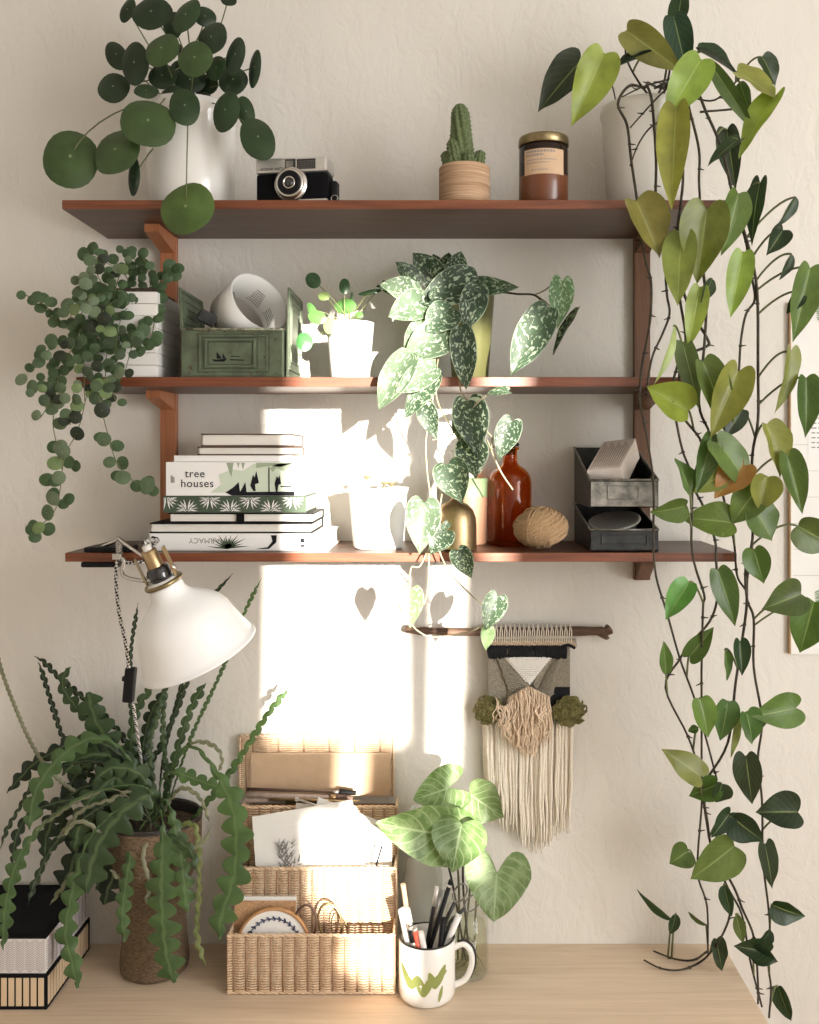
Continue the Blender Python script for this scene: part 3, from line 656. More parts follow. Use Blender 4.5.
# small pilea in white pot
c = Vector(((350 - CX) * 1.655 / F, -.145, MID + .0005))
t = thing('potted_pilea', c, 'little round-leaved plant in a small sunlit white pot', 'houseplant')
bm = bmesh.new(); lathe(bm, [(0, 0), (.031, 0), (.033, .003), (.0405, .088), (.0415, .096), (.039, .097), (.038, .088), (0, .086)], c, 48); obj('plant_pot', bm, 'white_matte', t)
bm = bmesh.new(); lathe(bm, [(.0375, .0865), (.02, .090), (0, .091)], c, 32); obj('soil', bm, 'soil', t)
for i, (x, y, rx, ry, rot, dep, col) in enumerate([(313,280,7.5,9,-.5,-.16,0),(324,296,6,4.6,0,-.15,2),(344.5,286,5.4,8.5,0,-.15,0),(345,306,11.5,8,0,-.14,1),(317,317,9.5,7,.35,-.175,1),(312,310,4,9,-.5,-.17,1),(304.5,341.5,8.3,10,0,-.20,3),(330,325.5,6.8,8.6,0,-.19,2),(370,292,12,2.6,-.2,-.10,0),(351.5,298,1.6,7,0,-.12,0),(359,315,4.5,3.5,0,-.13,1),(384,285,8,2.2,-.15,-.06,0)]):
    bm = bmesh.new(); d = 1.8 + dep; p = P(x, y, dep); rr = random.Random(i + 40)
    disc(bm, p, rx * d / F, ry * d / F, V(rr.uniform(-.2, .2), -1, .2), rot, seed=i, seg=18)
    st = c + V(rr.uniform(-.01, .01), rr.uniform(-.01, .01), .088); tube(bm, bez(p + V(0, .003, 0), (p + st) / 2 + V(0, 0, .012), st), .0009, 5, mi=1, smooth=False)
    obj('leaf', bm, ['disc_leaf', 'petiole'], t, color=[(.03, .075, .03), (.08, .19, .05), (.28, .40, .14), (.06, .20, .06)][col])

# planter with slatted sides
px0, px1, py0, py1 = (121 - CX) * 1.61 / F, (157 - CX) * 1.61 / F, -.19, -.05
c = V((px0 + px1) / 2, (py0 + py1) / 2, MID + .0005)
t = thing('potted_trailing_plant', c, 'bushy plant with tiny round leaves trailing from a white slatted planter', 'houseplant')
bm = bmesh.new()
px0 = (77 - CX) * 1.61 / F
for k in range(7):
    z = MID + .0005 + k * .0205; box(bm, (px0, py0, z), (px1, py1, z + .0198), bev=.0012)
obj('slatted_planter', bm, 'white_matte', t)
bm = boxes(((px0 + .006, py0 + .006, MID + .1435), (px1 - .006, py1 - .006, MID + .150))); obj('soil', bm, 'soil', t)
vines = [[(135,300),(125,275),(105,262),(88,253)],[(140,300),(138,270),(134,258),(127,247)],[(150,308),(150,280),(145,262),(138,252)],[(148,312),(154,292),(156,310),(152,335),(147,350),(138,345)],
 [(130,305),(90,320),(65,328),(47,307),(24,294)],[(130,310),(80,335),(55,345),(42,358),(33,370)],[(130,315),(75,358),(52,372),(46,392),(28,383)],[(130,318),(100,345),(62,372),(56,395),(58,410)],
 [(128,310),(100,300),(82,290),(78,276)],[(130,312),(98,325),(85,350),(84,380),(85,402)],[(132,312),(112,335),(106,360),(105,385),(100,410)],[(134,312),(120,340),(114,365),(112,388),(116,402)],[(140,310),(138,330),(131,350),(125,372)],
 [(150,310),(160,282),(168,276),(175,270)],[(140,310),(108,290),(96,270),(98,256)],[(60,385),(53,420),(58,450),(62,470)],[(88,390),(78,430),(65,455),(60,490),(55,510),(36,530)],[(98,395),(108,435),(118,465),(135,482),(152,486)],[(75,385),(72,405),(70,425)],[(62,392),(53,400),(40,418)],[(128,312),(88,322),(74,345),(66,360)],[(130,312),(115,300),(118,280),(126,262)],[(131,313),(96,338),(92,362),(94,385)],[(138,300),(110,292),(88,300),(80,318)],[(138,300),(118,300),(104,310),(98,328)],[(136,302),(124,312),(118,330),(116,348)],[(135,300),(90,296),(76,305),(70,318)]]
tips = [[(83,254),(92,248),(103,255),(100,262)],[],[],[],[],[],[],[],[],[],[],[],[],[(170,266),(178,268),(175,275),(168,274)],[],[(53,447),(62,452)],[(68,462),(75,466),(55,480),(47,480),(52,494),(68,499),(63,504),(33,527),(35,537),(48,529),(30,530)],[(100,437),(117,446),(122,463),(117,476),(137,486),(148,482),(153,491),(146,488)],[],[]]
bm = bmesh.new(); LV = []
rr = random.Random(11)
for vi, vn in enumerate(vines):
    pts = []
    for k, (x, y) in enumerate(vn):
        dep = -.13 - .085 * min(1, k / max(1, len(vn) - 2)) if vi not in (15, 16, 17, 18, 19) else -.225
        if vi == 13: dep = -.12
        pts.append(P(x, y, dep - .002 * (vi % 5) - (.03 if vi > 4 else 0)))
    tube(bm, pts, .0008, 5, n=5)
    cs = catmull(pts, 8); ln = 0
    if vi < 15 or vi >= 18:
        step = .0185 if vi not in (4,) else .015
        for a, b_ in zip(cs, cs[1:]):
            ln += (b_ - a).length
            if ln > step:
                ln = 0
                for s in (-1, 1):
                    LV.append((b_ + V(s * rr.uniform(.006, .012), rr.uniform(-.014, .002), rr.uniform(-.008, .008)), rr.uniform(.0068, .0112)))
    else:
        for k, b_ in enumerate(cs[3::6]): LV.append((b_ + V(rr.uniform(-.012, .012), -.004, 0), rr.uniform(.0105, .013)))
    if vi < len(tips):
        for x, y in tips[vi]: LV.append((P(x, y, -.232 if vi > 3 and vi != 13 else -.19 if vi != 13 else -.125), rr.uniform(.0095, .0125)))
obj('trailing_stems', bm, 'petiole', t)
LV.sort(key=lambda q: q[0].y)
rest = bmesh.new()
for i, (p, r_) in enumerate(LV):
    nn = V(rr.uniform(-.4, .4), -1, rr.uniform(-.3, .45)); col = rr.choice([(.055, .085, .045), (.09, .135, .07), (.15, .20, .12), (.17, .24, .10), (.025, .035, .02)])
    b_ = bmesh.new() if i < 100 else rest
    disc(b_, p, r_, r_ * rr.uniform(.85, 1.05), nn, 0, .12, 14, seed=i)
    if i < 100: obj('leaf', b_, 'small_leaf', t, color=col)
o = obj('leaf', rest, 'small_leaf', t, color=(.07, .12, .055)); o['kind'] = 'stuff'
# ================================================================ lowest shelf: books
def book(name, x0, x1, y0, z0, z1, dep, look, label, group='books stacked on the lowest shelf', rot=0., spine=True, round_=False):
    "spine or page edges face the room; x0, x1, z in metres"
    cx, cy = (x0 + x1) / 2, y0 + dep / 2; t = thing(name, (cx, cy, z0), label, 'book', group)
    M = Matrix.Translation((cx, cy, z0)) @ Matrix.Rotation(rot, 4, 'Z'); w2, d2, h = (x1 - x0) / 2, dep / 2, z1 - z0
    cov, th = look, .0022
    bm = bmesh.new()
    box(bm, (-w2, -d2, 0), (w2, d2, th), M=M, bev=.0006); box(bm, (-w2, -d2, h - th), (w2, d2, h), M=M, bev=.0006)
    if spine: box(bm, (-w2, -d2 - .0005, 0), (w2, -d2 + th, h), M=M, bev=.0009)
    else: box(bm, (-w2, d2 - th, 0), (w2, d2 + .0005, h), M=M, bev=.0009)
    c_ = obj('cover', bm, cov, t)
    bm = bmesh.new(); box(bm, (-w2 + .003, -d2 + (.003 if not spine else th), th), (w2 - .003, d2 - th - .001, h - th), M=M); obj('pages', bm, 'page_white', t)
    return t, M, w2, d2, h
S = lambda px, d=1.61: (px - CX) * d / F
def zz(py, d=1.61): return CAM.z - (py - CY) * d / F
bz = [BOT + .0005, zz(533.5), zz(523), zz(513), zz(496), zz(462), zz(455.5), zz(446.5), zz(433.5)]
hs_ = [b_ - a for a, b_ in zip(bz, bz[1:])]
YB = -.188
def decal(bm, M, d2, polys, mi=0, e=.0004):
    for p in polys: plate(bm, [M @ V(x, -d2 - .0006, z) for x, z in p], e, (0, -1, 0), mi)
# 1 botanical book, upside down
t, M, w2, d2, h = book('botanical_book', S(149), S(329), YB, bz[0], bz[1], .17, 'book_white', 'white book with upside-down lettering and a drawn agave, bottom of the stack')
text_mesh('PHARMACY', .0125, M @ Matrix.Translation((-w2 + .134, -d2 - .0007, h * .72)) @ Matrix.Rotation(PI, 4, 'Y') @ FACE, t, 'spine_title', 'ink_grey', .0002, 1.05, 'LEFT')
bm = bmesh.new()
for k in range(15):
    a = PI * (k + .5) / 15; l = .020 + .016 * abs(math.cos(a)); x = -w2 + .132; z = .004; l = min(l, (h - .006) / max(math.sin(a), .2)) * (.75 if k % 2 else 1)
    decal(bm, M, d2, [[(x - .0016 * math.sin(a), z + .0016 * math.cos(a)), (x + math.cos(a) * l * .5 - .0018 * math.sin(a), z + math.sin(a) * l * .5 + .0018 * math.cos(a)), (x + math.cos(a) * l, z + math.sin(a) * l), (x + .0016 * math.sin(a), z - .0008 * math.cos(a))]])
obj('agave_print', bm, 'book_green', t)
bm = bmesh.new(); decal(bm, M, d2, [[(-w2 + .178, .003), (-w2 + .198, .006), (-w2 + .206, .016), (-w2 + .203, h - .003), (-w2 + .213, h - .003), (-w2 + .212, .014), (-w2 + .200, .003)], [(-w2 + .003, .004), (-w2 + .012, .010), (-w2 + .006, .016), (-w2 + .016, .022), (-w2 + .004, h - .004)], [(w2 - .048, .006), (w2 - .041, .006), (w2 - .041, .010), (w2 - .048, .010)], [(w2 - .048, .013), (w2 - .041, .013), (w2 - .041, .021), (w2 - .048, .021)]])
obj('pod_print', bm, 'ink', t)
# 2, 3 notebooks showing their pages
book('notebook', S(149), S(312), YB, bz[1] + .0003, bz[2], .16, 'book_black', 'black-covered book with bare white pages, directly on the bottom book of the stack', spine=False)
t, M, w2, d2, h = book('notebook', S(168), S(314), YB, bz[2] + .0003, bz[3], .14, 'book_black', 'black notebook closed by an elastic band, below the palm-leaf book', spine=False)
bm = bmesh.new(); box(bm, (-.008, -d2 - .0015, -.0001), (.005, -d2 + .001, h + .0001), M=M, bev=.0006); obj('elastic_band', bm, 'book_black', t)
# 4 palm leaf book
t, M, w2, d2, h = book('palm_leaf_book', S(163), S(306), YB - .001, bz[3] + .0003, bz[4], .16, 'book_green', 'dark green book with white palm-leaf pattern, under the treehouse book')
bm = bmesh.new(); rr = random.Random(5)
for cx_, fl in ((-w2 + .04, 1), (-w2 + .078, 0), (-w2 + .112, 1), (-w2 + .145, 0), (-w2 + .18, 1), (w2 - .022, 0), (-w2 + .006, 0)):
    for k in range(8):
        a = (-75 + k * 21) * PI / 180; r0, r1 = .004, .019
        for s in (-1, 1):
            x0_, z0_ = cx_ + s * r0 * math.cos(a), (.002 if fl else h - .002) + (1 if fl else -1) * abs(r0 * math.sin(a) + .003)
            x1_, z1_ = cx_ + s * r1 * math.cos(a), (.002 if fl else h - .002) + (1 if fl else -1) * abs(r1 * math.sin(a) + .003)
            z1_ = max(.001, min(h - .001, z1_)); z0_ = max(.001, min(h - .001, z0_))
            dx, dz = x1_ - x0_, z1_ - z0_; q = math.hypot(dx, dz)
            if q < .005: continue
            nx, nz = -dz / q * .0010, dx / q * .0010
            pl = [(x0_ - nx * .3, z0_ - nz * .3), ((x0_ + x1_) / 2 - nx, (z0_ + z1_) / 2 - nz), (x1_, z1_), ((x0_ + x1_) / 2 + nx, (z0_ + z1_) / 2 + nz), (x0_ + nx * .3, z0_ + nz * .3)]
            pl = [(max(-w2 + .001, min(w2 - .001, x)), z) for x, z in pl]
            decal(bm, M, d2, [pl], e=.0002)
obj('palm_print', bm, 'book_white', t)
# 5 tree houses
t, M, w2, d2, h = book('treehouse_book', S(165.5), S(303.5), YB, bz[4] + .0003, bz[5], .17, 'book_white', 'thick white and green book titled tree houses, in the stack')
def px2(x, y): return ((x - 135) / 510 * 2 * w2 - w2, h - (y - 158) / 124 * h)     # from the cover's own drawing
K = lambda pts: [px2(*p) for p in pts]
bm = bmesh.new(); decal(bm, M, d2, [K([(330, 205), (380, 185), (420, 190), (460, 165), (600, 165), (600, 270), (300, 270), (340, 240)])], e=.0002); obj('sky_print', bm, 'book_lightsage', t)
bm = bmesh.new(); decal(bm, M, d2, [K([(520, 180), (545, 165), (610, 161), (642, 163), (642, 280), (620, 280), (608, 190), (590, 182), (570, 192), (545, 180), (530, 195)]), K([(360, 161), (386, 161), (378, 212), (372, 200)]), K([(398, 161), (408, 161), (404, 180)]), K([(414, 161), (428, 161), (421, 186)]), K([(470, 161), (610, 161), (560, 176), (520, 172), (470, 180)])], e=.0005); obj('forest_print', bm, 'book_sage', t)
bm = bmesh.new(); decal(bm, M, d2, [K([(356, 270), (384, 252), (405, 232), (410, 268), (430, 232), (434, 268), (610, 266), (612, 281), (380, 281)]), K([(448, 245), (458, 205), (464, 215), (470, 190), (480, 235), (465, 240), (468, 265), (460, 265)]), K([(538, 238), (546, 210), (552, 218), (556, 205), (562, 238), (552, 242), (548, 268), (543, 268)]), K([(515, 178), (519, 178), (519, 270), (515, 270)]), K([(560, 246), (600, 246), (600, 250), (560, 250)])], e=.0008); obj('treehouse_print', bm, 'ink', t)
text_mesh('tree', .0185, M @ Matrix.Translation((px2(206, 0)[0], -d2 - .0009, px2(0, 214)[1])) @ FACE, t, 'spine_title', 'ink', .0002, 1.08)
text_mesh('houses', .0185, M @ Matrix.Translation((px2(190, 0)[0], -d2 - .0009, px2(0, 250)[1])) @ FACE, t, 'spine_title', 'ink', .0002, 1.08)
bm = bmesh.new(); decal(bm, M, d2, [K([(154 + 5 * i, 206 + 3 * i), (157 + 5 * i, 206 + 3 * i), (157 + 5 * i, 234), (154 + 5 * i, 234)]) for i in range(3)]); obj('small_print', bm, 'ink_grey', t)
# 6-8
book('thin_book', S(173), S(291), YB + .004, bz[5] + .0003, bz[6], .15, 'book_white', 'thin plain white book lying on top of the treehouse book')
book('notebook', S(196), S(293), YB + .006, bz[6] + .0003, bz[7], .13, 'book_brown', 'small brown-covered notebook with frayed edge, second from the top of the stack', spine=False)
book('notebook', S(199), S(292), YB + .008, bz[7] + .0003, bz[8], .13, 'book_brown', 'small notebook with cream pages, topmost of the book stack', spine=False, rot=.01)

# ---- white pot with succulents
c = Vector((S(378, 1.66), -.14, BOT + .0005))
t = thing('potted_succulent', c, 'wide white pot with a few succulents, washed out by sunlight', 'houseplant')
bm = bmesh.new(); lathe(bm, [(0, 0), (.040, 0), (.0425, .004), (.050, .094), (.0535, .104), (.0505, .105), (.047, .094), (0, .092)], c, 48); obj('plant_pot', bm, 'white_matte', t)
bm = bmesh.new(); lathe(bm, [(.0465, .0925), (.02, .096), (0, .097)], c, 32); obj('soil', bm, 'terracotta_tan', t)
for i, (dx, dy, hh) in enumerate([(-.018, -.01, .022), (.012, -.018, .012), (.022, .01, .010)]):
    bm = bmesh.new(); b_ = c + V(dx, dy, .095); tube(bm, [b_, b_ + V(0, 0, hh)], .0016, 6)
    for k in range(7):
        a = k * 2 * PI / 7; blade(bm, b_ + V(0, 0, hh), b_ + V(.013 * math.cos(a), .013 * math.sin(a), hh + .008), .008, LANCE, nrm=(0, 0, 1), curl=-.1, seed=k)
    obj('rosette', bm, 'small_leaf', t, color=(.30, .26, .16))
# ---- brass bell with funnel neck
c = Vector((S(455, 1.64), -.155, BOT + .0005))
t = thing('brass_candlestick', c, 'domed brass candlestick with a thin flared neck on the lowest shelf', 'candlestick')
bm = bmesh.new(); lathe(bm, [(0, 0), (.0375, 0), (.0385, .002), (.0380, .004), (.0370, .006), (.0368, .040), (.0355, .054), (.031, .066), (.022, .076), (.012, .081), (.0060, .085), (.0042, .095), (.0038, .142)], c, 56); obj('dome', bm, 'brass', t)
bm = bmesh.new(); lathe(bm, [(.0036, .140), (.0045, .150), (.0070, .158), (.0095, .164), (.0098, .168), (.0080, .168), (.004, .160), (0, .158)], c, 32); obj('candle_cup', bm, 'cream_glaze', t)
# ---- pale cup behind it
c = Vector((S(469, 1.735), -.065, BOT + .0005))
t = thing('striped_tumbler', c, 'peach tumbler with a pale green band, behind the brass candlestick', 'cup')
bm = bmesh.new(); lathe(bm, [(0, 0), (.030, 0), (.032, .003), (.0335, .085)], c, 40); obj('tumbler_body', bm, 'wax_peach', t)
bm = bmesh.new(); lathe(bm, [(.0336, .085), (.0345, .118), (.032, .118), (.031, .09), (0, .09)], c, 40); obj('green_band', bm, 'wax_green', t)
# ---- amber bottle
c = Vector((S(510, 1.725), -.075, BOT + .0005)); r = .0385
t = thing('amber_bottle', c, 'brown apothecary bottle with a black stopper beside the twine ball', 'bottle')
bm = bmesh.new(); lathe(bm, [(0, 0), (r * .92, 0), (r, .005), (r, .108), (r * .97, .118), (r * .86, .128), (r * .66, .136), (r * .45, .141), (.0135, .146), (.0125, .158), (.0128, .168), (.0165, .170), (.0165, .174), (.0125, .174), (.0105, .170), (.0100, .150), (r * .42, .137), (r * .85, .124), (r * .93, .108), (r * .93, .008), (0, .006)], c, 56); obj('glass_body', bm, 'amber_glass', t)
bm = bmesh.new(); lathe(bm, [(0, .160), (.0095, .160), (.0100, .175), (.0165, .1755), (.0165, .180), (.012, .184), (0, .185)], c, 32); obj('stopper', bm, 'black_plastic', t)
# ---- ball of twine
c = Vector((S(541, 1.63), -.165, BOT + .0375))
t = thing('twine_ball', c, 'ball of natural jute twine lying on the lowest shelf', 'twine')
def ell(bm, c, rx, ry, rz, seg=28, rg=14):
    lathe(bm, [(0, -1)] + [(math.cos(a), math.sin(a)) for a in [-PI / 2 + PI * k / rg for k in range(1, rg)]] + [(0, 1)], (0, 0, 0), seg)
    vs = [v_ for v_ in bm.verts if not v_.tag]
    for v_ in vs: v_.co = Vector((v_.co.x * rx, v_.co.y * ry, v_.co.z * rz)) + c; v_.tag = True
bm = bmesh.new(); ell(bm, c, .043, .034, .0325); obj('core', bm, 'twine_core', t)
bm = bmesh.new(); rr = random.Random(2); pts = []
for k in range(66):
    tilt = (-.35 + .7 * (k % 31) / 31) if k < 46 else rr.uniform(-1.4, 1.4)
    off = (-.85 + 1.7 * ((k * 7) % 46) / 46) if k < 46 else rr.uniform(-.3, .3)
    q = math.sqrt(1 - off * off) ; R_ = Matrix.Rotation(-.55 + tilt * .25, 3, 'Y') @ Matrix.Rotation(.2 + tilt * .3, 3, 'X') if k < 46 else Matrix.Rotation(PI / 2 + rr.uniform(-.4, .4), 3, 'Y') @ Matrix.Rotation(rr.uniform(-.5, .5), 3, 'X')
    lp = []
    for i in range(30):
        a = 2 * PI * i / 30; u = R_ @ Vector((q * math.cos(a), q * math.sin(a), off * .96))
        lp.append(c + Vector((u.x * .0455, u.y * .036, u.z * .0345)) * (1 + .03 * math.sin(k * 3.1)))
    tube(bm, lp, .0014, 5, closed=True, smooth=False)
o = obj('twine_windings', bm, 'twine', t)
# ---- stacked steel bins
def bin_(z0, label, front):
    x0, x1, y0, y1 = .249, .362, -.20, -.012; hb, hf = .101, .046
    t = thing('steel_bin', ((x0 + x1) / 2, (y0 + y1) / 2, z0), label, 'storage bin', 'steel index bins on the lowest shelf')
    bm = bmesh.new(); th = .0016
    box(bm, (x0, y0, z0), (x1, y1, z0 + th)); box(bm, (x0, y1 - th, z0), (x1, y1, z0 + (hb if front == 'worn_steel' else .070)))
    box(bm, (x0, y0, z0), (x1, y0 + th, z0 + hf * (1 if front == 'worn_steel' else .80)))
    h2 = hb if front == 'worn_steel' else .070; h3 = hf if front == 'worn_steel' else .036
    for x in (x0, x1 - th):
        pr = [(y0, z0), (y1, z0), (y1, z0 + h2), (y0 + .12, z0 + (h2 + h3) / 2 + .004), (y0, z0 + h3)]
        a = [bm.verts.new((x, y, z)) for y, z in pr]; b_ = [bm.verts.new((x + th, y, z)) for y, z in pr]
        fs = [bm.faces.new(a), bm.faces.new(b_[::-1])] + [bm.faces.new((a[i], b_[i], b_[(i + 1) % 5], a[(i + 1) % 5])) for i in range(5)]
        bmesh.ops.recalc_face_normals(bm, faces=fs)
    obj('bin_shell', bm, 'dark_steel', t)
    Mf = Matrix.Translation((x0, y0, z0)) @ Matrix.Rotation(PI / 2, 4, 'X')
    bm = bmesh.new(); fx = x1 - x0
    box(bm, (.001, .002, 0), (fx - .001, h3 - .003, .0012), M=Mf, bev=.0004)
    obj('front_panel', bm, front, t)
    bm = bmesh.new(); frame_rect(bm, Mf, .028 if front == 'worn_steel' else .018, fx - (.032 if front == 'worn_steel' else .018), h3 * .30, h3 * .82, .0022, .0034); obj('label_holder', bm, front, t)
    for a_, b_ in (((x0 - .0008, y0 - .001, z0 + h3), (x1 + .0008, y0 - .001, z0 + h3)), ((x0, y0, z0 + h3), (x0, y1, z0 + h2)), ((x1, y0, z0 + h3), (x1, y1, z0 + h2))):
        bm = bmesh.new(); tube(bm, [a_, b_], .0019, 7, smooth=False); obj('rim', bm, 'worn_steel', t)
    return t
bin_(BOT + .0005, 'lower of the two stacked dark steel bins, with a round tin lid inside', 'dark_steel')
bin_(BOT + .0730, 'upper of the two stacked dark steel bins, with a long carton sticking out', 'worn_steel')
c = V(.300, -.145, BOT + .040)
bm = bmesh.new(); lathe(bm, [(0, -.008), (.034, -.008), (.040, .004), (.0445, .008), (.0445, .0095), (.040, .0105), (.030, .010), (0, .009)], c, 48, (-.16, -.30, 1)); tag(obj('tin_lid', bm, 'satin_metal', loc=c), 'round shallow metal tin lying inside the lower steel bin', 'tin')
c = P(614, 464, -.13)
Mx = Matrix.Translation(c) @ Matrix.Rotation(-.42, 4, 'Z') @ Matrix.Rotation(math.radians(24), 4, 'X') @ Matrix.Rotation(math.radians(-6), 4, 'Y')
t = thing('small_carton', c, 'pale pinkish carton lying slanted in the upper steel bin', 'box')
bm = bmesh.new(); box(bm, (-.029, -.062, -.019), (.029, .062, .019), M=Mx, bev=.0008); obj('carton_body', bm, 'carton', t)
bm = bmesh.new()
for k in range(12): box(bm, (-.024 + .0042 * k, -.052, .0191), (-.0225 + .0042 * k, .052 - .01 * (k % 3), .0194), M=Mx)
obj('carton_print', bm, 'carton_dark', t)

# ================================================================ clamp lamp
t = thing('clamp_lamp', (S(113, 1.6), -.2, BOT), 'white metal clamp lamp with brass joint, clipped to the left end of the lowest shelf', 'lamp')
def pad(z, x0, x1, y0, y1, h):
    bm = bmesh.new(); box(bm, (x0, y0, z), (x1, y1, z + h), bev=.0028); return bm
obj('clamp_pad', pad(BOT + .0004, S(87, 1.6), S(132, 1.6), -.216, -.165, .0085), 'black_plastic', t)
obj('clamp_pad', pad(BOT - .0150 - .0095, S(84, 1.6), S(122, 1.6), -.216, -.165, .009), 'black_plastic', t)
w_ = lambda x, y, d: P(x, y, d)
bm = bmesh.new()
tube(bm, [w_(102, 547, -.20), w_(118, 540, -.225), w_(119, 539, -.235), w_(133, 549, -.25), w_(150, 560, -.27), w_(160, 562, -.28)], .0032, 8)
obj('upper_jaw', bm, 'chrome', t)
bm = bmesh.new()
tube(bm, [w_(118, 541, -.225), w_(119, 556, -.235), w_(124, 560, -.24), w_(122, 572, -.24), w_(128, 578, -.25), w_(146, 581, -.27), w_(152, 578, -.275), w_(148, 566, -.275), w_(152, 562, -.275)], .0031, 8)
obj('lower_jaw', bm, 'chrome', t)
bm = bmesh.new()
for k in range(22):
    pass
hl = [w_(119, 550, -.235) + V(.005 * math.cos(k * .9), .005 * math.sin(k * .9), .00045 * k - .004) for k in range(34)]
tube(bm, hl, .0009, 6, smooth=False); obj('spring', bm, 'chrome', t)
bm = bmesh.new(); box(bm, w_(112, 560, -.240), w_(124, 553, -.228), bev=.001); obj('clamp_plate', bm, 'chrome', t)
DL = -.27; dL = 1.53; s_ = dL / F
rc = P(199.5, 655, DL); axd = V(.365, .22, -.90).normalized()
up_ = -axd
prof = [(59, 0), (60.2, .5), (60.2, 2.5), (58.6, 3), (56.8, 8), (54.6, 14), (52.2, 22), (49.8, 30), (48.3, 38), (44.2, 46), (37, 54), (28.5, 60), (21.5, 65), (17.6, 70), (16.6, 76), (16.3, 84)]
bm = bmesh.new(); lathe(bm, [(r_ * s_, h_ * s_ * 1.02) for r_, h_ in prof] + [(r_ * s_ - .0016, h_ * s_ * 1.02 - .001) for r_, h_ in prof[:2:-1]] + [(59 * s_ - .002, 0), (59 * s_, 0)], rc, 72, up_)
obj('lamp_shade', bm, 'lamp_white', t)
jc = rc + up_ * (86 * s_)
bm = bmesh.new(); q = up_.orthogonal().normalized(); q2 = up_.cross(q)
tube(bm, [jc - up_ * .004 + (q * math.cos(a) + q2 * math.sin(a)) * .0275 for a in [i * PI / 20 for i in range(40)]], .0036, 10, closed=True, smooth=False); obj('joint_ring', bm, 'old_brass', t)
bm = bmesh.new(); lathe(bm, [(.0245, -.008), (.0245, .001), (.0, .001)], jc, 40, up_); obj('neck_cap', bm, 'white_matte', t)
bm = bmesh.new(); lathe(bm, [(.016, 0), (.0175, .004), (.0175, .020), (.013, .024), (0, .024)], jc, 40, up_); obj('socket_base', bm, 'glass_dark', t)
bm = bmesh.new(); lathe(bm, [(.0125, .022), (.0125, .050), (.0105, .052), (0, .052)], jc, 36, up_); obj('socket_sleeve', bm, 'brass', t)
bm = bmesh.new(); lathe(bm, [(.007, .052), (.007, .060), (0, .061)], jc, 24, up_); obj('cord_grip', bm, 'cream_glaze', t)
for s in (-1, 1):
    v3 = (V(.91, 0, .41) * s + V(0, -.12, 0)).normalized() * .024
    bm = bmesh.new(); u1 = up_; n3 = v3.normalized(); w3 = u1.cross(n3)
    Mb = Matrix(((w3.x, n3.x, u1.x, jc.x + v3.x), (w3.y, n3.y, u1.y, jc.y + v3.y), (w3.z, n3.z, u1.z, jc.z + v3.z), (0, 0, 0, 1)))
    box(bm, (-.006, -.0012, -.006), (.006, .0012, .048), M=Mb, bev=.001); obj('joint_bracket', bm, 'brass' if s > 0 else 'old_brass', t)
    bm = bmesh.new(); lathe(bm, [(0, -.002), (.0045, -.002), (.0045, .003), (0, .004)], Mb @ V(0, 0, .012), 20, n3 * s * s); obj('screw', bm, 'chrome', t)
bm = bmesh.new(); tube(bm, [w_(150, 565, -.275), w_(158, 572, -.275), jc + V(-.022, 0, .004)], .0042, 8); obj('swivel', bm, 'chrome', t)
ct = jc + up_ * .060
bm = bmesh.new(); tube(bm, [ct, ct + V(-.003, .004, .006), w_(158, 540, -.245), w_(152, 546, -.232), w_(146, 560, -.229), w_(130, 563, -.230), w_(118, 560, -.234), w_(116, 580, -.236), w_(119, 612, -.225), w_(125, 640, -.21), w_(129, 668, -.20)], .0029, 8, uvl=260, n=8); obj('power_cord', bm, 'braided_flex', t)
bm = bmesh.new(); Ms = Matrix.Translation(w_(130, 685, -.19)) @ Matrix.Rotation(.09, 4, 'Y')
box(bm, (-.0095, -.008, -.029), (.0085, .008, .030), M=Ms, bev=.004); box(bm, (-.0135, -.005, .006), (-.008, .005, .014), M=Ms, bev=.002); obj('cord_switch', bm, 'black_plastic', t)
bm = bmesh.new(); tube(bm, [w_(133, 702, -.18), w_(136, 725, -.15), w_(141, 760, -.09), w_(146, 800, -.05), w_(130, 860, -.008), w_(128, 930, -.006)], .0029, 8, uvl=260, n=8); obj('power_cord', bm, 'braided_flex', t)

# ================================================================ wall hanging
YH = -.022
hx = lambda x, y, d=YH: P(x, y, d)
t = thing('wall_weaving', hx(530, 631), 'woven wall hanging in cream, tan, black and olive on a driftwood stick', 'wall hanging')
bm = bmesh.new(); pts = [hx(405, 628), hx(416, 631), hx(430, 631), hx(455, 632), hx(500, 632), (hx(560, 631.5)), hx(595, 631), hx(604, 632), hx(611, 628)]
tube(bm, pts, lambda u: .0085 * (.75 + .35 * u + .10 * math.sin(u * 40)) * (1 if .015 < u < .99 else .55), 10, n=6)
tube(bm, [hx(600, 634), hx(606, 637), hx(608, 636)], .005, 7); obj('driftwood_stick', bm, 'driftwood', t)
YW = -.030
bm = bmesh.new()
for k in range(19):
    x = 487 + k * 4.6; p0 = hx(x, 645, YW); q0 = hx(x, 631, YH)
    tube(bm, [p0 + V(-.002, 0, 0), q0 + V(-.002, -.0115, 0), q0 + V(0, -.004, .0105), q0 + V(.001, .006, .010), q0 + V(.002, -.0115, .001), p0 + V(.002, 0, 0)], .0011, 5, n=4)
obj('warp_loops', bm, 'yarn_cream', t)
def band(name, poly, m_, d=YW, th=.007, rag=0.):
    bm = bmesh.new(); plate(bm, [hx(x, y, d) for x, y in poly], th, (0, 1, 0)); return obj(name, bm, m_, t)
band('top_band', [(488, 640), (576, 639), (577, 647), (488, 648)], 'yarn_grey')
rr = random.Random(8)
bm = bmesh.new()
for k in range(46):
    x = 488 + k * 1.9; tube(bm, [hx(x, 641, YW), hx(x + 1.2, 643.5, YW - .003), hx(x + 2.2, 646, YW)], .0013, 5, n=3)
obj('knotted_row', bm, 'yarn_tan', t)
bm = bmesh.new()
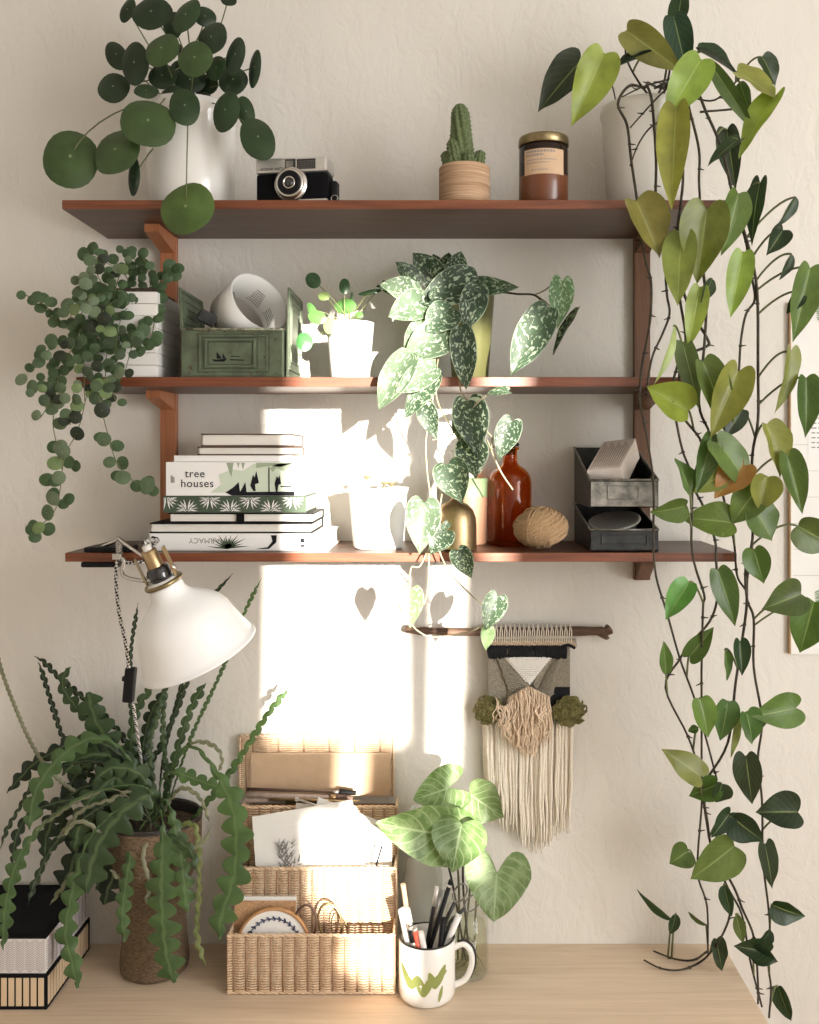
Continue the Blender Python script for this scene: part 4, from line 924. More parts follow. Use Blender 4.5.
for k in range(90):
    x = 489 + k * .86 + rr.uniform(-.5, .5); tube(bm, [hx(x, 644 + rr.uniform(-.8, .8) + 1.4, YW), hx(x + rr.uniform(-1, 1), 651, YW - .006), hx(x + rr.uniform(-1, 1), 658 + rr.uniform(-1, .8), YW)], .0021, 5, n=3)
tube(bm, [hx(560, 647, YW), hx(568, 645, YW - .004), hx(575, 648, YW - .002)], .003, 5)
obj('black_tuft_band', bm, 'yarn_black', t)
band('grey_weave', [(488, 655), (508, 657), (530, 684), (518, 712), (489, 700)], 'yarn_grey', YW, .006)
band('grey_weave', [(548, 657), (570, 646), (570, 690), (552, 712), (533, 684)], 'yarn_grey', YW, .006)
bm = bmesh.new()
for s, xa, xb in ((-1, 490, 529), (1, 570, 534)):
    for k in range(17):
        y0 = 659 + k * 2.2; u = k / 16
        x0 = (490 if s < 0 else 569); x1 = (506 + 23 * min(1, u * 1.1)) if s < 0 else (552 - 17 * min(1, u * 1.1))
        tube(bm, [hx(x0 + (x1 - x0) * .45, y0 - 1, YW - .001), hx((x0 * .4 + x1 * .6), y0 + 2, YW - .005), hx(x1, y0 + 4, YW - .001)], .0018, 5, n=4)
obj('soumak_stitch', bm, 'yarn_grey', t)
bm = bmesh.new(); plate(bm, [hx(503, 657, YW - .001), hx(552, 656, YW - .001), hx(530, 685, YW - .001)], .006, (0, 1, 0)); 
for k in range(12):
    y = 658 + k * 2.1; hw = 23 * (1 - k / 12.5); tube(bm, [hx(527.5 - hw, y, YW - .001), hx(528, y, YW - .003), hx(528.5 + hw, y, YW - .001)], .0019, 5, n=5)
obj('white_triangle', bm, 'yarn_white', t)
band('black_block', [(552, 687), (570, 687), (570, 712), (548, 712)], 'yarn_black', YW - .001, .006)
for name, cx_, cy_, rx_, ry_, n_ in (('fleece_tuft', 489, 711, 15, 15, 150), ('fleece_tuft', 569, 711, 17, 16, 170)):
    bm = bmesh.new()
    ell(bm, hx(cx_, cy_, YW - .008), rx_ * .00150, .010, ry_ * .00150, 16, 8)
    for k in range(n_):
        a = rr.uniform(0, 2 * PI); q = math.sqrt(rr.random()); p = hx(cx_ + math.cos(a) * q * rx_ * .85, cy_ + math.sin(a) * q * ry_ * .85, YW - .010 - .008 * (1 - q * q))
        r_ = rr.uniform(.0022, .0045); a0 = rr.uniform(0, 6); pl = [p + V(r_ * math.cos(a0 + i * .9) * (1 + .2 * i), -.002 * math.sin(i * 1.3), r_ * math.sin(a0 + i * .9) * (1 + .1 * i)) for i in range(6)]
        tube(bm, pl, .0016, 5, n=3)
    obj(name, bm, 'fleece_olive', t)
def fringe(name, n, x0, x1, ytop, ybot, r_, m_, d, wob, spread=0., rt=.5):
    bm = bmesh.new()
    for k in range(n):
        u = (k + rr.random() * .8) / n; x = x0 + (x1 - x0) * u; yt = ytop(u) if callable(ytop) else ytop; yb = (ybot(u) if callable(ybot) else ybot) + rr.uniform(-9, 9)
        dd = d + rr.uniform(-.006, .006); xs = x + (u - .5) * spread; pts = []
        m2 = 7; ph = rr.uniform(0, 6)
        for i in range(m2 + 1):
            v_ = i / m2; pts.append(hx(x + (xs - x) * v_ + wob * math.sin(ph + v_ * rr.uniform(5, 9)) * v_ ** .5 + rr.uniform(-wob, wob) * .35, yt + (yb - yt) * v_, dd - .004 * math.sin(v_ * PI)))
        tube(bm, pts, lambda q: r_ * (1 - (1 - rt) * q ** 3), 6, n=4)
    o = obj(name, bm, m_, t); return o
fringe('cream_fringe', 70, 484, 573, 722, lambda u: 838 - 40 * abs(u - .62) ** 1.2 + (8 if .4 < u < .75 else 0), .0030, 'yarn_cream', -.016, .9, -4, .35)
fringe('tan_fringe', 85, 508, 550, lambda u: 686 + 22 * abs(u - .5), lambda u: 752 - 34 * abs(u - .5), .00125, 'yarn_tan', -.040, 2.2, 1, .8)
fringe('tan_fringe', 60, 495, 548, lambda u: 698 + 8 * math.sin(u * 9), lambda u: 715 + 28 * math.sin(u * PI), .00125, 'yarn_tan', -.046, 3.2, 0, .8)

# ================================================================ pinned sheet at the right edge
t = thing('wall_planner', P(825, 480, 0), 'pale paper sheet pinned to the wall at the far right behind the vines', 'poster')
a = P(789, 303, 0); b_ = P(875, 653, 0)
obj('sheet', boxes(((a.x, -.010, b_.z), (b_.x, -.0005, a.z))), 'paper', t)
obj('sheet_edge', boxes(((a.x - .0025, -.011, b_.z), (a.x - .0001, -.0005, a.z))), 'twine', t)
bm = bmesh.new(); rr = random.Random(4); g0 = P(806, 410, 0); 
box(bm, (g0.x, -.0108, P(0, 455, 0).z), (b_.x - .01, -.0101, g0.z)); cd = obj('printed_card', bm, 'book_white', t)
bm = bmesh.new()
for k in range(8):
    z = g0.z - .008 - k * .009; x = g0.x + .006
    while x < g0.x + .07:
        d = rr.uniform(.004, .010); box(bm, (x, -.0113, z), (x + d, -.0108, z + .0022)); x += d + .003
obj('card_print', bm, 'ink_grey', cd)
bm = bmesh.new()
for k in range(11):
    p = P(811 + k * .4, 300 + k * 2, 0); p.y = -.0112; p2 = P(819 + (k % 3) * 5, 297 + k * 2.6, 0); p2.y = -.0112; blade(bm, p, p2, .004, LANCE, curl=0, wave=0, fold=0)
for k in range(9):
    p = P(812 + k * .2, 592 + k * 2, 0); p.y = -.0112; p2 = P(821 + (k % 3) * 4, 588 + k * 2.6, 0); p2.y = -.0112; blade(bm, p, p2, .004, LANCE, curl=0, wave=0, fold=0)
obj('sprig_print', bm, 'book_sage', t)
bm = bmesh.new(); 
for k in range(6): z = P(0, 445 + k * 26, 0).z; box(bm, (a.x + .004, -.0106, z), (b_.x - .01, -.0101, z + .0007))
obj('ruled_lines', bm, 'box_grey', t)
# ================================================================ satin pothos, middle shelf
c = Vector((S(470, 1.70), -.10, MID + .0005))
t = thing('potted_satin_pothos', c, 'silver-spotted heart-leaved vine in an olive pot, spilling down past the lowest shelf', 'houseplant')
bm = bmesh.new(); lathe(bm, [(0, 0), (.030, 0), (.032, .003), (.043, .150), (.046, .160), (.046, .166), (.043, .166), (.041, .155), (0, .150)], c, 48); obj('plant_pot', bm, 'olive_pot', t)
bm = bmesh.new(); lathe(bm, [(.0405, .151), (.02, .156), (0, .157)], c, 32); obj('soil', bm, 'soil', t)
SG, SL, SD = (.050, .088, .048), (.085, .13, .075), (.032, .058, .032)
stems = [([(462,300),(455,292),(446,300),(438,330),(434,370),(432,405),(426,440),(427,470),(430,494),(432,520),(430,545),(429,557),(428,586),(424,605)], [-.11,-.14,-.19,-.21,-.225,-.23,-.24,-.245,-.245,-.245,-.245,-.245,-.25,-.25]),
 ([(465,300),(455,320),(440,350),(436,390),(441,410),(453,431),(447,437),(432,440)], [-.11,-.16,-.2,-.215,-.22,-.225,-.23,-.235]),
 ([(470,298),(466,330),(461,365),(460,387),(464,396),(468,401),(486,430),(492,438),(491,450)], [-.11,-.16,-.20,-.215,-.22,-.225,-.225,-.225,-.225]),
 ([(446,466),(441,500),(436,530),(440,553),(451,574),(465,589),(484,606),(497,612)], [-.24,-.25,-.255,-.255,-.255,-.25,-.24,-.235]),
 ([(430,545),(420,566),(411,568),(410,590)], [-.245,-.255,-.26,-.26]),
 ([(412,625),(418,631),(430,637),(446,636),(460,634),(474,630),(486,622),(494,606)], [-.26,-.25,-.24,-.23,-.22,-.22,-.225,-.235]),
 ([(480,292),(500,292),(517,294),(534,295),(542.5,303),(545,314)], [-.10,-.13,-.15,-.17,-.18,-.19]),
 ([(534,295),(545,290),(555,282)], [-.17,-.175,-.18]),
 ([(535,295),(543,300),(550,306)], [-.17,-.16,-.15]),
 ([(486,396),(478,402),(470,412)], [-.24,-.235,-.23]), ([(491,450),(500,440),(508,428)], [-.225,-.225,-.23]), ([(487,440),(500,470),(513,490)], [-.225,-.22,-.215])]
for k, (pp, dd) in enumerate(stems):
    bm = bmesh.new(); tube(bm, [P(x, y, d) for (x, y), d in zip(pp, dd)], .0014 if k != 6 else .0018, 6, n=6); obj('vine', bm, 'satin_stem' if k != 6 else 'vine_bark', t)
spl = [ # base, tip, width px, base depth, tip depth, colour, roll
 ((420,285),(396.5,261),20,-.15,-.17,SD,.3),((440,283),(413,253),28,-.13,-.15,SD,-.2),((452,281),(462,250),22,-.10,-.09,SD,.2),((440,276),(432,253),16,-.11,-.10,SD,-.3),((446,277),(449,251),18,-.09,-.08,SD,0),
 ((478,278),(420,301),40,-.17,-.20,SD,.1),((464,284),(517,288),17,-.13,-.17,SG,.5),((478,285),(466,329),28,-.18,-.20,SD,-.15),
 ((420,296),(382,283),28,-.17,-.21,SL,.2),((428,300),(390,315),32,-.18,-.22,SL,-.1),((432,322),(404,346),26,-.19,-.215,SL,.1),((454,309),(426,330),34,-.20,-.225,SG,.1),
 ((452,330),(405,356),40,-.205,-.24,SL,.1),((461,326),(467,388),27,-.215,-.235,SD,-.1),((410,353),(378,408),32,-.235,-.26,SL,.15),((436,366),(396,392),26,-.23,-.265,SL,-.1),((436,374),(404,416),24,-.225,-.25,SG,.2),
 ((425,406),(436,439),21,-.235,-.245,SD,.2),((468,402),(478,455),37,-.23,-.25,SD,0),((470,443),(476,478),34,-.225,-.245,SD,-.1),((460,418),(462,446),16,-.222,-.235,SG,.4),((512,422),(498,460),26,-.23,-.245,SD,.15),((508,391),(485,393),11,-.24,-.245,SG,.7),
 ((548,307),(512,372),36,-.19,-.235,SG,.05),((562,281),(558,328),26,-.18,-.195,(.10,.19,.08),-.1),((578,308),(549,352),9,-.15,-.17,(.02,.03,.025),1.1),
 ((448,465),(462,503),36,-.25,-.27,SG,.1),((424,503),(420,554),36,-.255,-.275,SL,-.1),((446,531),(430,554),26,-.262,-.275,SD,.2),((458,551),(472,578),23,-.26,-.27,SD,-.1),
 ((411,590),(410,628),27,-.262,-.275,(.15,.26,.11),.05),((498,597),(485,631),25,-.238,-.25,SG,.05),((489,628),(485,651),14,-.235,-.24,(.20,.30,.14),.2),((448,523),(441,532),8,-.262,-.264,SD,0),((383,284),(396,296),10,-.12,-.13,SD,.3),((415,338),(420,348),9,-.2,-.2,SD,0),((431,291),(437,296),14,-.21,-.2,SD,0)]
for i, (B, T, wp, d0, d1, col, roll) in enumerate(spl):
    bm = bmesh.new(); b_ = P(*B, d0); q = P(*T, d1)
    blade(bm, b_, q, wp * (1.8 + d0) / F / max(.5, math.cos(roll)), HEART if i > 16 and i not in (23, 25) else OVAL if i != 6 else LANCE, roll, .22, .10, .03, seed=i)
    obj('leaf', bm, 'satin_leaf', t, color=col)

# ================================================================ long pothos from the top shelf
VN = [
 [(645,88),(629,86),(618,104),(627,125),(631,159),(637,201),(638,225),(646,262),(651,282),(651,310),(648,335),(642,365),(640,390),(641,407),(649.5,452),(653.5,487),(653.5,540),(656,576),(667,613),(680,659),(693.6,696),(707,742),(717,780)],
 [(655,86),(647,84),(652,102),(656,159),(656,201),(663,226),(671.7,246),(666,271),(667,295),(669.5,314),(662,335),(652,358),(646,394)],
 [(660,88),(682,86),(690,112),(699,150),(699,180),(699.5,204),(694,230),(684,255)],
 [(655,88),(668,85),(674,112),(680,140),(683,180),(677.5,228),(676,260),(680,300),(685.6,340),(677,367),(672,392),(677.5,428),(683,452),(692,482),(692,551),(704,594),(703,608),(701.6,667),(701.6,699),(701.6,787),(701.6,807),(697.6,871),(707,906),(708,951)],
 [(676,270),(685.6,298),(693.6,316),(708,340),(705.6,347),(683,358),(679,385),(680,412),(700,439),(700,455),(693.6,484),(704,508),(715,540),(716,560),(717.7,595),(709.6,621.5),(688,645.6),(680,659),(665.5,688),(688,736.5),(700,774),(702,800)],
 [(699,240),(706,300),(704,350),(699,404),(709.6,433.5),(716,465),(724,500),(733.7,540),(737,575),(745,589)],
 [(670,88),(694,88),(706,112),(722,150),(735,205),(746,241.5),(749,265),(755,298),(746,314),(741,340),(739,370),(736,400),(728,430)],
 [(735,205),(748,245),(757,290),(758,367),(758,420),(752.4,455),(752,500),(752.4,540),(745.7,567),(747,599),(753.7,619),(753.7,667),(762,720),(757.8,760.5),(762,800.6),(763,860),(768.5,908),(770,935),(768.5,967),(771,988),(769,1018)],
 [(752,545),(747,580),(746,613),(736,680),(728,742),(707,779),(703,790),(710,840),(726,884),(742,915),(750,960),(762,1007)],
 [(700,780),(707,820),(712,847),(733.7,887),(742,908),(754,938),(758,983),(758,1004)],
 [(655,100),(665,78),(669,40),(676,19)],[(655,102),(640,84),(627,60),(625,38)],[(672,105),(690,98),(715,100),(740,78)],[(700,112),(740,108),(760,100),(776,97)],[(660,104),(668,80),(673,45),(679,20)],
 [(667,118),(650,128),(638,145),(630,166)],[(600,52),(612,85),(617,108)],
 [(731,905),(728,922),(717.7,943),(701.6,961),(680,970),(660,968),(644,960)],[(708,951),(693.6,960),(675,959),(653.5,951)],
 [(674,78),(655,83),(640,88),(622,97)],[(682,75),(662,93),(646,110),(630,128)],
]
def vdep(y, i, x):
    ys = [(0, -.13), (95, -.13), (125, -.205), (190, -.238), (560, -.25), (700, -.20), (900, -.14), (975, -.13), (1030, -.15)]
    if i in (10, 11, 12, 13, 14): ys = [(0, -.16), (60, -.16), (100, -.14), (130, -.15)]
    if i in (0, 1, 2, 3, 6): ys = [(0, -.13), (96, -.13), (100, -.17), (112, -.205), (190, -.238), (560, -.25), (700, -.20), (900, -.14), (975, -.13), (1030, -.15)]
    if i == 15: return -.228
    if i > 18: return -.20 - .012 * (100 - abs(y - 100)) / 100
    for (a, p), (b_, q) in zip(ys, ys[1:]):
        if y <= b_: 
            d = p + (q - p) * (y - a) / (b_ - a); break
    else: d = q
    return d - .0035 * (i % 4) + (0 if i < 10 else .0)
c = Vector((S(645, 1.68), -.115, TOP + .0005))
t = thing('potted_pothos', c, 'large pothos in a pale pot on the top shelf, its long vines reaching the desk', 'houseplant')
bm = bmesh.new(); lathe(bm, [(0, 0), (.060, 0), (.064, .004), (.073, .165), (.077, .174), (.077, .185), (.074, .185), (.071, .175), (0, .168)], c, 56); obj('plant_pot', bm, 'cream_glaze', t)
bm = bmesh.new(); lathe(bm, [(.0705, .1685), (.03, .173), (0, .174)], c, 32); obj('soil', bm, 'soil', t)
VP = []
for k, vn in enumerate(VN):
    if k < 17 or k > 18: pts = [P(x, y, vdep(y, k, x)) for x, y in vn]
    else: pts = [PZ(x, y, DESK + .005 + (.02 if j == 0 else 0) * 4 + (.012 if j == 1 else 0)) if y > 945 else P(x, y, -.13) for j, (x, y) in enumerate(vn)]
    if k in (3,):
        pts[-1] = PZ(708, 955, DESK + .006); pts[-2] = P(707, 906, -.085)
    if k in (0, 1, 2, 3, 6):
        pts[0].y, pts[1].y = -.125, -.199; pts[0] = P(*vn[0], -.125); pts[1] = P(*vn[1], -.199); pts[2] = P(*vn[2], -.212)
    bm = bmesh.new(); r0 = .0025 if k < 10 else .0021 if k < 15 or k in (17, 18) else .0016
    cs = catmull(pts, 5)
    tube(bm, cs, lambda u, r0=r0: r0 * (1 - .3 * u), 8, smooth=False)
    rr = random.Random(k)
    for p in cs[4::7]:     # nodes with short aerial roots
        d = V(rr.choice((-1, 1)) * rr.uniform(.006, .010), -.002, rr.uniform(-.004, .003)); tube(bm, [p - d * .2, p + d * .6, p + d], lambda u: .0016 * (1 - .6 * u), 5, n=2)
        g = bmesh.ops.create_icosphere(bm, subdivisions=1, radius=r0 * 1.35); [setattr(v_, 'co', v_.co + p) for v_ in g['verts']]
    obj('vine', bm, 'vine_bark', t)
    cx2 = [(vn[i][0] + (vn[i + 1][0] - vn[i][0]) * u / 6, vn[i][1] + (vn[i + 1][1] - vn[i][1]) * u / 6) for i in range(len(vn) - 1) for u in range(6)]
    cs6 = catmull(pts, 6)
    VP += [(q[0], q[1], cs6[i]) for i, q in enumerate(cx2)]
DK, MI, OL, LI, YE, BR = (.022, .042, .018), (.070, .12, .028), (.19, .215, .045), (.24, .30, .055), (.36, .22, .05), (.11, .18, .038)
pl = [((580,62),(537,108),40,DK,.1),((604,54),(575,121),42,LI,.1),((627,31),(683,72),32,OL,.3),((646,57),(612,64),22,(.015,.03,.02),.5),((678,20),(683,-16),22,DK,.2),((674,18),(688,76),28,(.02,.06,.03),.2),((700,52),(739,72),24,DK,.4),
 ((701,60),(667,118),40,LI,-.1),((676,108),(671,210),34,LI,.1),((708,60),(754,130),15,MI,.5),((737,72),(782,98),40,LI,.2),((762,57),(779,84),22,DK,.3),((775,96),(735,153),28,LI,-.3),((740,82),(749,112),15,MI,.2),((727,130),(735,188),24,DK,.2),((738,140),(706,163),18,DK,-.3),((672,112),(659,134),16,DK,.3),
 ((636,201),(662,256),44,OL,.1),((707,210),(697,282),50,OL,.05),((682,234),(676,304),36,LI,-.1),((738,194),(726,254),32,BR,.1),((760,183),(746,242),20,DK,.3),((796,197),(782,227),13,DK,.4),((783,230),(767,255),22,DK,.1),((792,254),(782,280),12,DK,.4),((743,253),(731,318),27,LI,.15),
 ((810,268),(794,342),32,BR,.1),((804,292),(788,312),15,DK,.2),((700,288),(689,348),23,LI,-.1),((712,279),(703,302),14,DK,.3),((674,326),(665,385),13,(.30,.38,.14),.4),((683,343),(699,408),23,MI,.2),((703,362),(735,440),32,BR,-.2),((738,372),(712,438),38,OL,.1),((742,410),(725,438),20,DK,.2),
 ((688,411),(647,386),40,LI,-.2),((790,352),(785,414),24,OL,.2),((806,378),(809,438),27,MI,.1),((766,425),(787,476),36,OL,-.1),((788,457),(804,514),27,MI,.1),((798,526),(840,550),38,MI,.1),((690,492),(680,457),28,BR,.2),((718,443),(760,492),38,BR,0),((712,436),(697,494),24,MI,.2),((732,468),(694,493),26,OL,.2),
 ((744,466),(714,498),36,YE,.1),((767,477),(760,512),32,OL,.1),((757,488),(732,524),36,BR,.1),((756,510),(774,541),40,MI,-.1),((685,506),(652,515),27,BR,.1),((733,523),(684,515),38,BR,-.1),((754,550),(764,584),28,MI,.1),
 ((718,570),(738,627),27,MI,.1),((689,583),(665,619),26,(.10,.24,.05),.2),((690,656),(714,627),22,MI,.1),((666,674),(664,641),15,MI,.2),((725,650),(731,681),13,MI,.2),((740,642),(743,676),18,DK,.1),((801,594),(766,608),38,MI,.1),((814,602),(800,654),40,MI,-.1),((796,708),(753,717),36,BR,.1),
 ((700,699),(711,739),26,BR,.2),((728,702),(722,742),27,MI,.1),((746,713),(757,746),30,MI,.1),((738,712),(734,761),9,(.25,.32,.12),.4),((698,728),(688,731),9,MI,0),((700,776),(665,749),30,OL,.1),((717,784),(690,797),26,MI,.2),((722,784),(716,803),22,DK,.1),((746,757),(752,807),29,DK,.1),
 ((798,812),(757,811),38,DK,.1),((732,817),(764,843),32,DK,.3),((730,813),(712,838),20,DK,.1),((734,846),(692,881),42,BR,.1),((688,851),(670,864),27,MI,.1),((765,845),(775,891),22,DK,.2),((773,905),(806,920),26,DK,-.1),((724,885),(731,917),15,DK,.2),((736,915),(743,943),13,MI,.2),((706,925),(688,913),8,MI,.4),
 ((770,952),(734,946),22,DK,.1),((770,930),(760,950),15,DK,.1),((754,950),(778,963),20,DK,.1),((716,940),(724,973),21,DK,.1),((673,920),(635,897),9,DK,.6),((676,914),(671,936),12,DK,.2),((778,987),(791,1023),18,DK,.2)]
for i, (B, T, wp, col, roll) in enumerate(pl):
    rr = random.Random(i * 3 + 1); bx, by = B
    dn = 22 if by > 150 else 4
    best = min(VP, key=lambda q: (q[0] - bx) ** 2 + (q[1] - by - dn) ** 2 * .8)
    dv = best[2].y; off = rr.uniform(-.030, -.006)
    d0 = dv + off if by > 130 else -.15 + rr.uniform(-.05, 0)
    d1 = d0 + rr.uniform(-.018, .006)
    if 8 == i: d0, d1 = -.250, -.285
    if i == 7: d0, d1 = -.245, -.255
    if by < 560: d1 = min(d1, -.2225 if 190 < T[1] < 600 else d1); d0 = min(d0, -.2225 if 190 < B[1] < 600 else d0)
    if i in (84, 85, 86): d0, d1 = -.12, -.12
    b_, q = P(bx, by, d0), P(*T, d1)
    bm = bmesh.new(); wd = wp * (1.8 + d0) / F / max(.6, math.cos(roll))
    ol = LANCE if wp < 17 else HEART if i % 3 == 0 else PHEART
    sg = 1 if rr.random() < .5 else -1
    ang = roll * sg * 1.5 + rr.uniform(-.35, .35)
    blade(bm, b_, q, wd * .97, ol, ang, rr.uniform(.2, .75) if wp > 16 else .45, rr.uniform(.02, .22), .03, seed=i)
    dist = math.hypot(best[0] - bx, best[1] - by)
    if dist < 75:
        ctl = (b_ * .65 + best[2] * .35) + V(0, .004, min(.018, dist * .0007) + .004)
        tube(bm, bez(b_ + V(0, .0012, 0), ctl, best[2], 8), .0018, 6, mi=1, smooth=False)
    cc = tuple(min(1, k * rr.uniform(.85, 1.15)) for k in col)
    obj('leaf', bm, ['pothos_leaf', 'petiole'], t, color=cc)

# ================================================================ desk: wicker organiser
def strand_panel(bm, O, U, Vv, Nn, rows, stakes, r_, seg=5, ir=None):
    O, U, Vv, Nn = Vector(O), Vector(U), Vector(Vv), Vector(Nn).normalized()
    for k in range(stakes + 1):
        b_ = O + U * (k / stakes); tube(bm, [b_, b_ + Vv], r_ * 1.05, 6, smooth=False, mi=1)
    per = 4
    for j in range(rows):
        v_ = (j + .5) / rows; pts = []
        for i in range(stakes * per + 1):
            u = i / (stakes * per); s = math.cos(PI * (i / per))
            pts.append(O + U * u + Vv * v_ + Nn * (r_ * .95 * s))
        rr_ = Vv.length / rows * .40
        tube(bm, pts, min(rr_, r_ * 1.25), seg, smooth=False)
def rim(bm, pts, r_):
    for off in (0, 1):
        q = []
        n = max(6, int(sum((Vector(b_) - Vector(a)).length for a, b_ in zip(pts, pts[1:])) / .004))
        L_ = [Vector(p) for p in pts]; tot = sum((b_ - a).length for a, b_ in zip(L_, L_[1:])); 
        for i in range(n + 1):
            s = tot * i / n; k = 0
            while k < len(L_) - 2 and s > (L_[k + 1] - L_[k]).length: s -= (L_[k + 1] - L_[k]).length; k += 1
            p = L_[k] + (L_[k + 1] - L_[k]).normalized() * s; a = i * 1.1 + off * PI
            q.append(p + V(0, math.cos(a) * r_ * .6, math.sin(a) * r_ * .6))
        tube(bm, q, r_ * .75, 5, smooth=False)
W0, W1 = (227.5 - CX) * 1.63 / F, (394.5 - CX) * 1.63 / F
yf, ym, yb, yl = -.170, -.112, -.060, -.014
zf, zm, zb, zl = .850, .938, 1.0265, 1.141
g = .0006
t = thing('wicker_organizer', ((W0 + W1) / 2, -.09, DESK + g), 'three-tier pale wicker desk organiser with its lid standing open', 'basket')
cxw = (W0 + W1) / 2; hw = (W1 - W0) / 2
tiers = [(yf, zf, hw), (ym, zm, hw - .002), (yb, zb, hw - .003)]
for k, (y, z, h_) in enumerate(tiers):
    bm = bmesh.new(); zb0 = DESK + g + .004
    zlow = zb0 if k == 0 else tiers[k - 1][1] - .055
    rws = max(6, int((z - zlow) / .0043))
    strand_panel(bm, (cxw - h_, y, zlow), (2 * h_, 0, 0), (0, 0, z - zlow), (0, -1, 0), rws, 27, .0016)
    rim(bm, [(cxw - h_ - .001, y, z), (cxw + h_ + .001, y, z)], .0026)
    if k == 0: rim(bm, [(cxw - h_ - .001, y, zb0 - .001), (cxw + h_ + .001, y, zb0 - .001)], .0024)
    obj('front_panel', bm, ['wicker', 'wicker_dark'], t)
for s in (-1, 1):
    bm = bmesh.new()
    for (y0_, y1_, z_) in ((yf, ym, zf), (ym, yb, zm), (yb, yl, zb)):
        x = cxw + s * (hw - .002)
        strand_panel(bm, (x, y0_ + .002, DESK + g + .004), (0, y1_ - y0_ - .002, 0), (0, 0, z_ - DESK - .005), (s, 0, 0), int((z_ - DESK) / .0050), 7, .0015)
        rim(bm, [(x, y0_, z_), (x + .0001, y1_, z_)], .0024)
    obj('side_panel', bm, ['wicker', 'wicker_dark'], t)
bm = boxes(((W0 + .004, yf + .004, DESK + g), (W1 - .004, yl, DESK + g + .004))); obj('bottom_panel', bm, 'wicker_dark', t)
bm = boxes(((W0 + .006, ym + .004, DESK + .02), (W1 - .006, ym + .0055, zm - .05)), ((W0 + .006, yb + .004, DESK + .02), (W1 - .006, yb + .0055, zb - .05)), ((W0 + .006, yl - .002, DESK + .02), (W1 - .006, yl, zb - .01))); obj('lining', bm, 'wicker_dark', t)
lx0, lx1 = (240 - CX) * 1.783 / F, (393 - CX) * 1.783 / F; z0l = zb + .004
lid = bmesh.new()
strand_panel(lid, (lx0, -.012, zl - .030), (lx1 - lx0, 0, 0), (0, 0, .030), (0, -1, 0), 9, 12, .0015)
strand_panel(lid, (lx0, -.012, z0l), (.022, 0, 0), (0, 0, zl - .030 - z0l), (0, -1, 0), 22, 2, .0015)
strand_panel(lid, (lx1 - .006, -.012, z0l), (.006, 0, 0), (0, 0, zl - .030 - z0l), (0, -1, 0), 22, 1, .0015)
rim(lid, [(lx0 - .001, -.014, z0l), (lx0 - .001, -.014, zl), (lx1 + .001, -.014, zl), (lx1 + .001, -.014, z0l)], .0028)
lo = obj('lid', lid, ['wicker', 'wicker_dark'], t)
obj('lid_lining', boxes(((lx0 + .021, -.014, z0l), (lx1 - .005, -.010, zl - .031))), 'kraft', lo)
# brushes in the back tier
def rod(name, a, b_, r_, m_, label, cat, group=None, tipm=None, taper=.6, seg=10):
    a, b_ = Vector(a), Vector(b_); t_ = thing(name, a, label, cat, group)
    bm = bmesh.new(); tube(bm, [a, a.lerp(b_, .5), b_], lambda u: r_ * (1 - (1 - taper) * u), seg, smooth=False); obj('shaft', bm, m_, t_); return t_
y = -.040
for k, (p, q, r_, m_, lab) in enumerate([((247,789),(333,792),.0030,'book_brown','dark thin-handled brush lying on top of the others in the back tier'),((247,795),(330,797),.0055,'carton_dark','brush with a thick rosy-brown handle in the back tier'),((270,799),(360,801),.0028,'brass','slim brass-coloured brush lying lowest in the back tier')]):
    a, b_ = P(*p, y - .004 * k), P(*q, y - .004 * k)
    tt = rod('paint_brush', a, b_, r_, m_, lab, 'brush', 'paint brushes in the wicker organiser')
    if k < 2:
        bm = bmesh.new(); tube(bm, [b_, b_ + V(.012, 0, -.0003)], r_ * .95, 10, smooth=False); obj('ferrule', bm, 'brass' if k else 'satin_metal', tt)
        bm = bmesh.new(); tube(bm, [b_ + V(.012, 0, 0), b_ + V(.026, 0, -.0005), b_ + V(.042, 0, -.002)], lambda u: .0062 * (1 - .35 * u), 10); obj('bristles', bm, 'book_black' if k == 0 else 'book_brown', tt)
c = P(258, 797, -.036); bm = bmesh.new(); box(bm, (-.022, -.006, -.007), (.020, .006, .007), M=Matrix.Translation(c), bev=.001); tag(obj('wooden_block', bm, 'carton_dark', loc=c), 'small dark reddish block at the left of the brushes', 'block')
c = P(305, 797, -.030); bm = bmesh.new(); box(bm, (-.036, -.003, -.012), (.040, .003, .004), M=Matrix.Translation(c), bev=.0005); tag(obj('olive_booklet', bm, 'olive_pot', loc=c), 'thin olive-yellow booklet edge behind the brushes', 'booklet')
# papers in the middle tier
def sheet(name, pts, y0_, y1_, th, m_, label, cat, lean=0):
    z0_ = P(*pts[0], y0_); c = P(*pts[0], y0_)
    bm = bmesh.new(); zt = min(p[1] for p in pts); zbm = max(p[1] for p in pts)
    q = [P(x, y, y0_ + (y1_ - y0_) * (zbm - y) / (zbm - zt)) for x, y in pts]
    plate(bm, q, th, (0, 1, 0)); return tag(obj(name, bm, m_, loc=c), label, cat), q
o, q = sheet('mounted_print', [(258,900),(252,817),(352,800),(372,900)], -.100, -.086, .0015, 'paper', 'white mounted botanical print leaning in the middle tier', 'print')
root_o = o
def onq(u, v_): return q[0].lerp(q[3], u).lerp(q[1].lerp(q[2], u), v_)
bm = bmesh.new(); plate(bm, [onq(.16, .02) + V(0, -.0006, 0), onq(.19, .84) + V(0, -.0006, 0), onq(.86, .84) + V(0, -.0006, 0), onq(.9, .02) + V(0, -.0006, 0)], .0005, (0, 1, 0))
def child(o, name, bm, m_): return obj(name, bm, m_, o)
child(o, 'picture', bm, 'book_white')
bm = bmesh.new(); rr = random.Random(12)
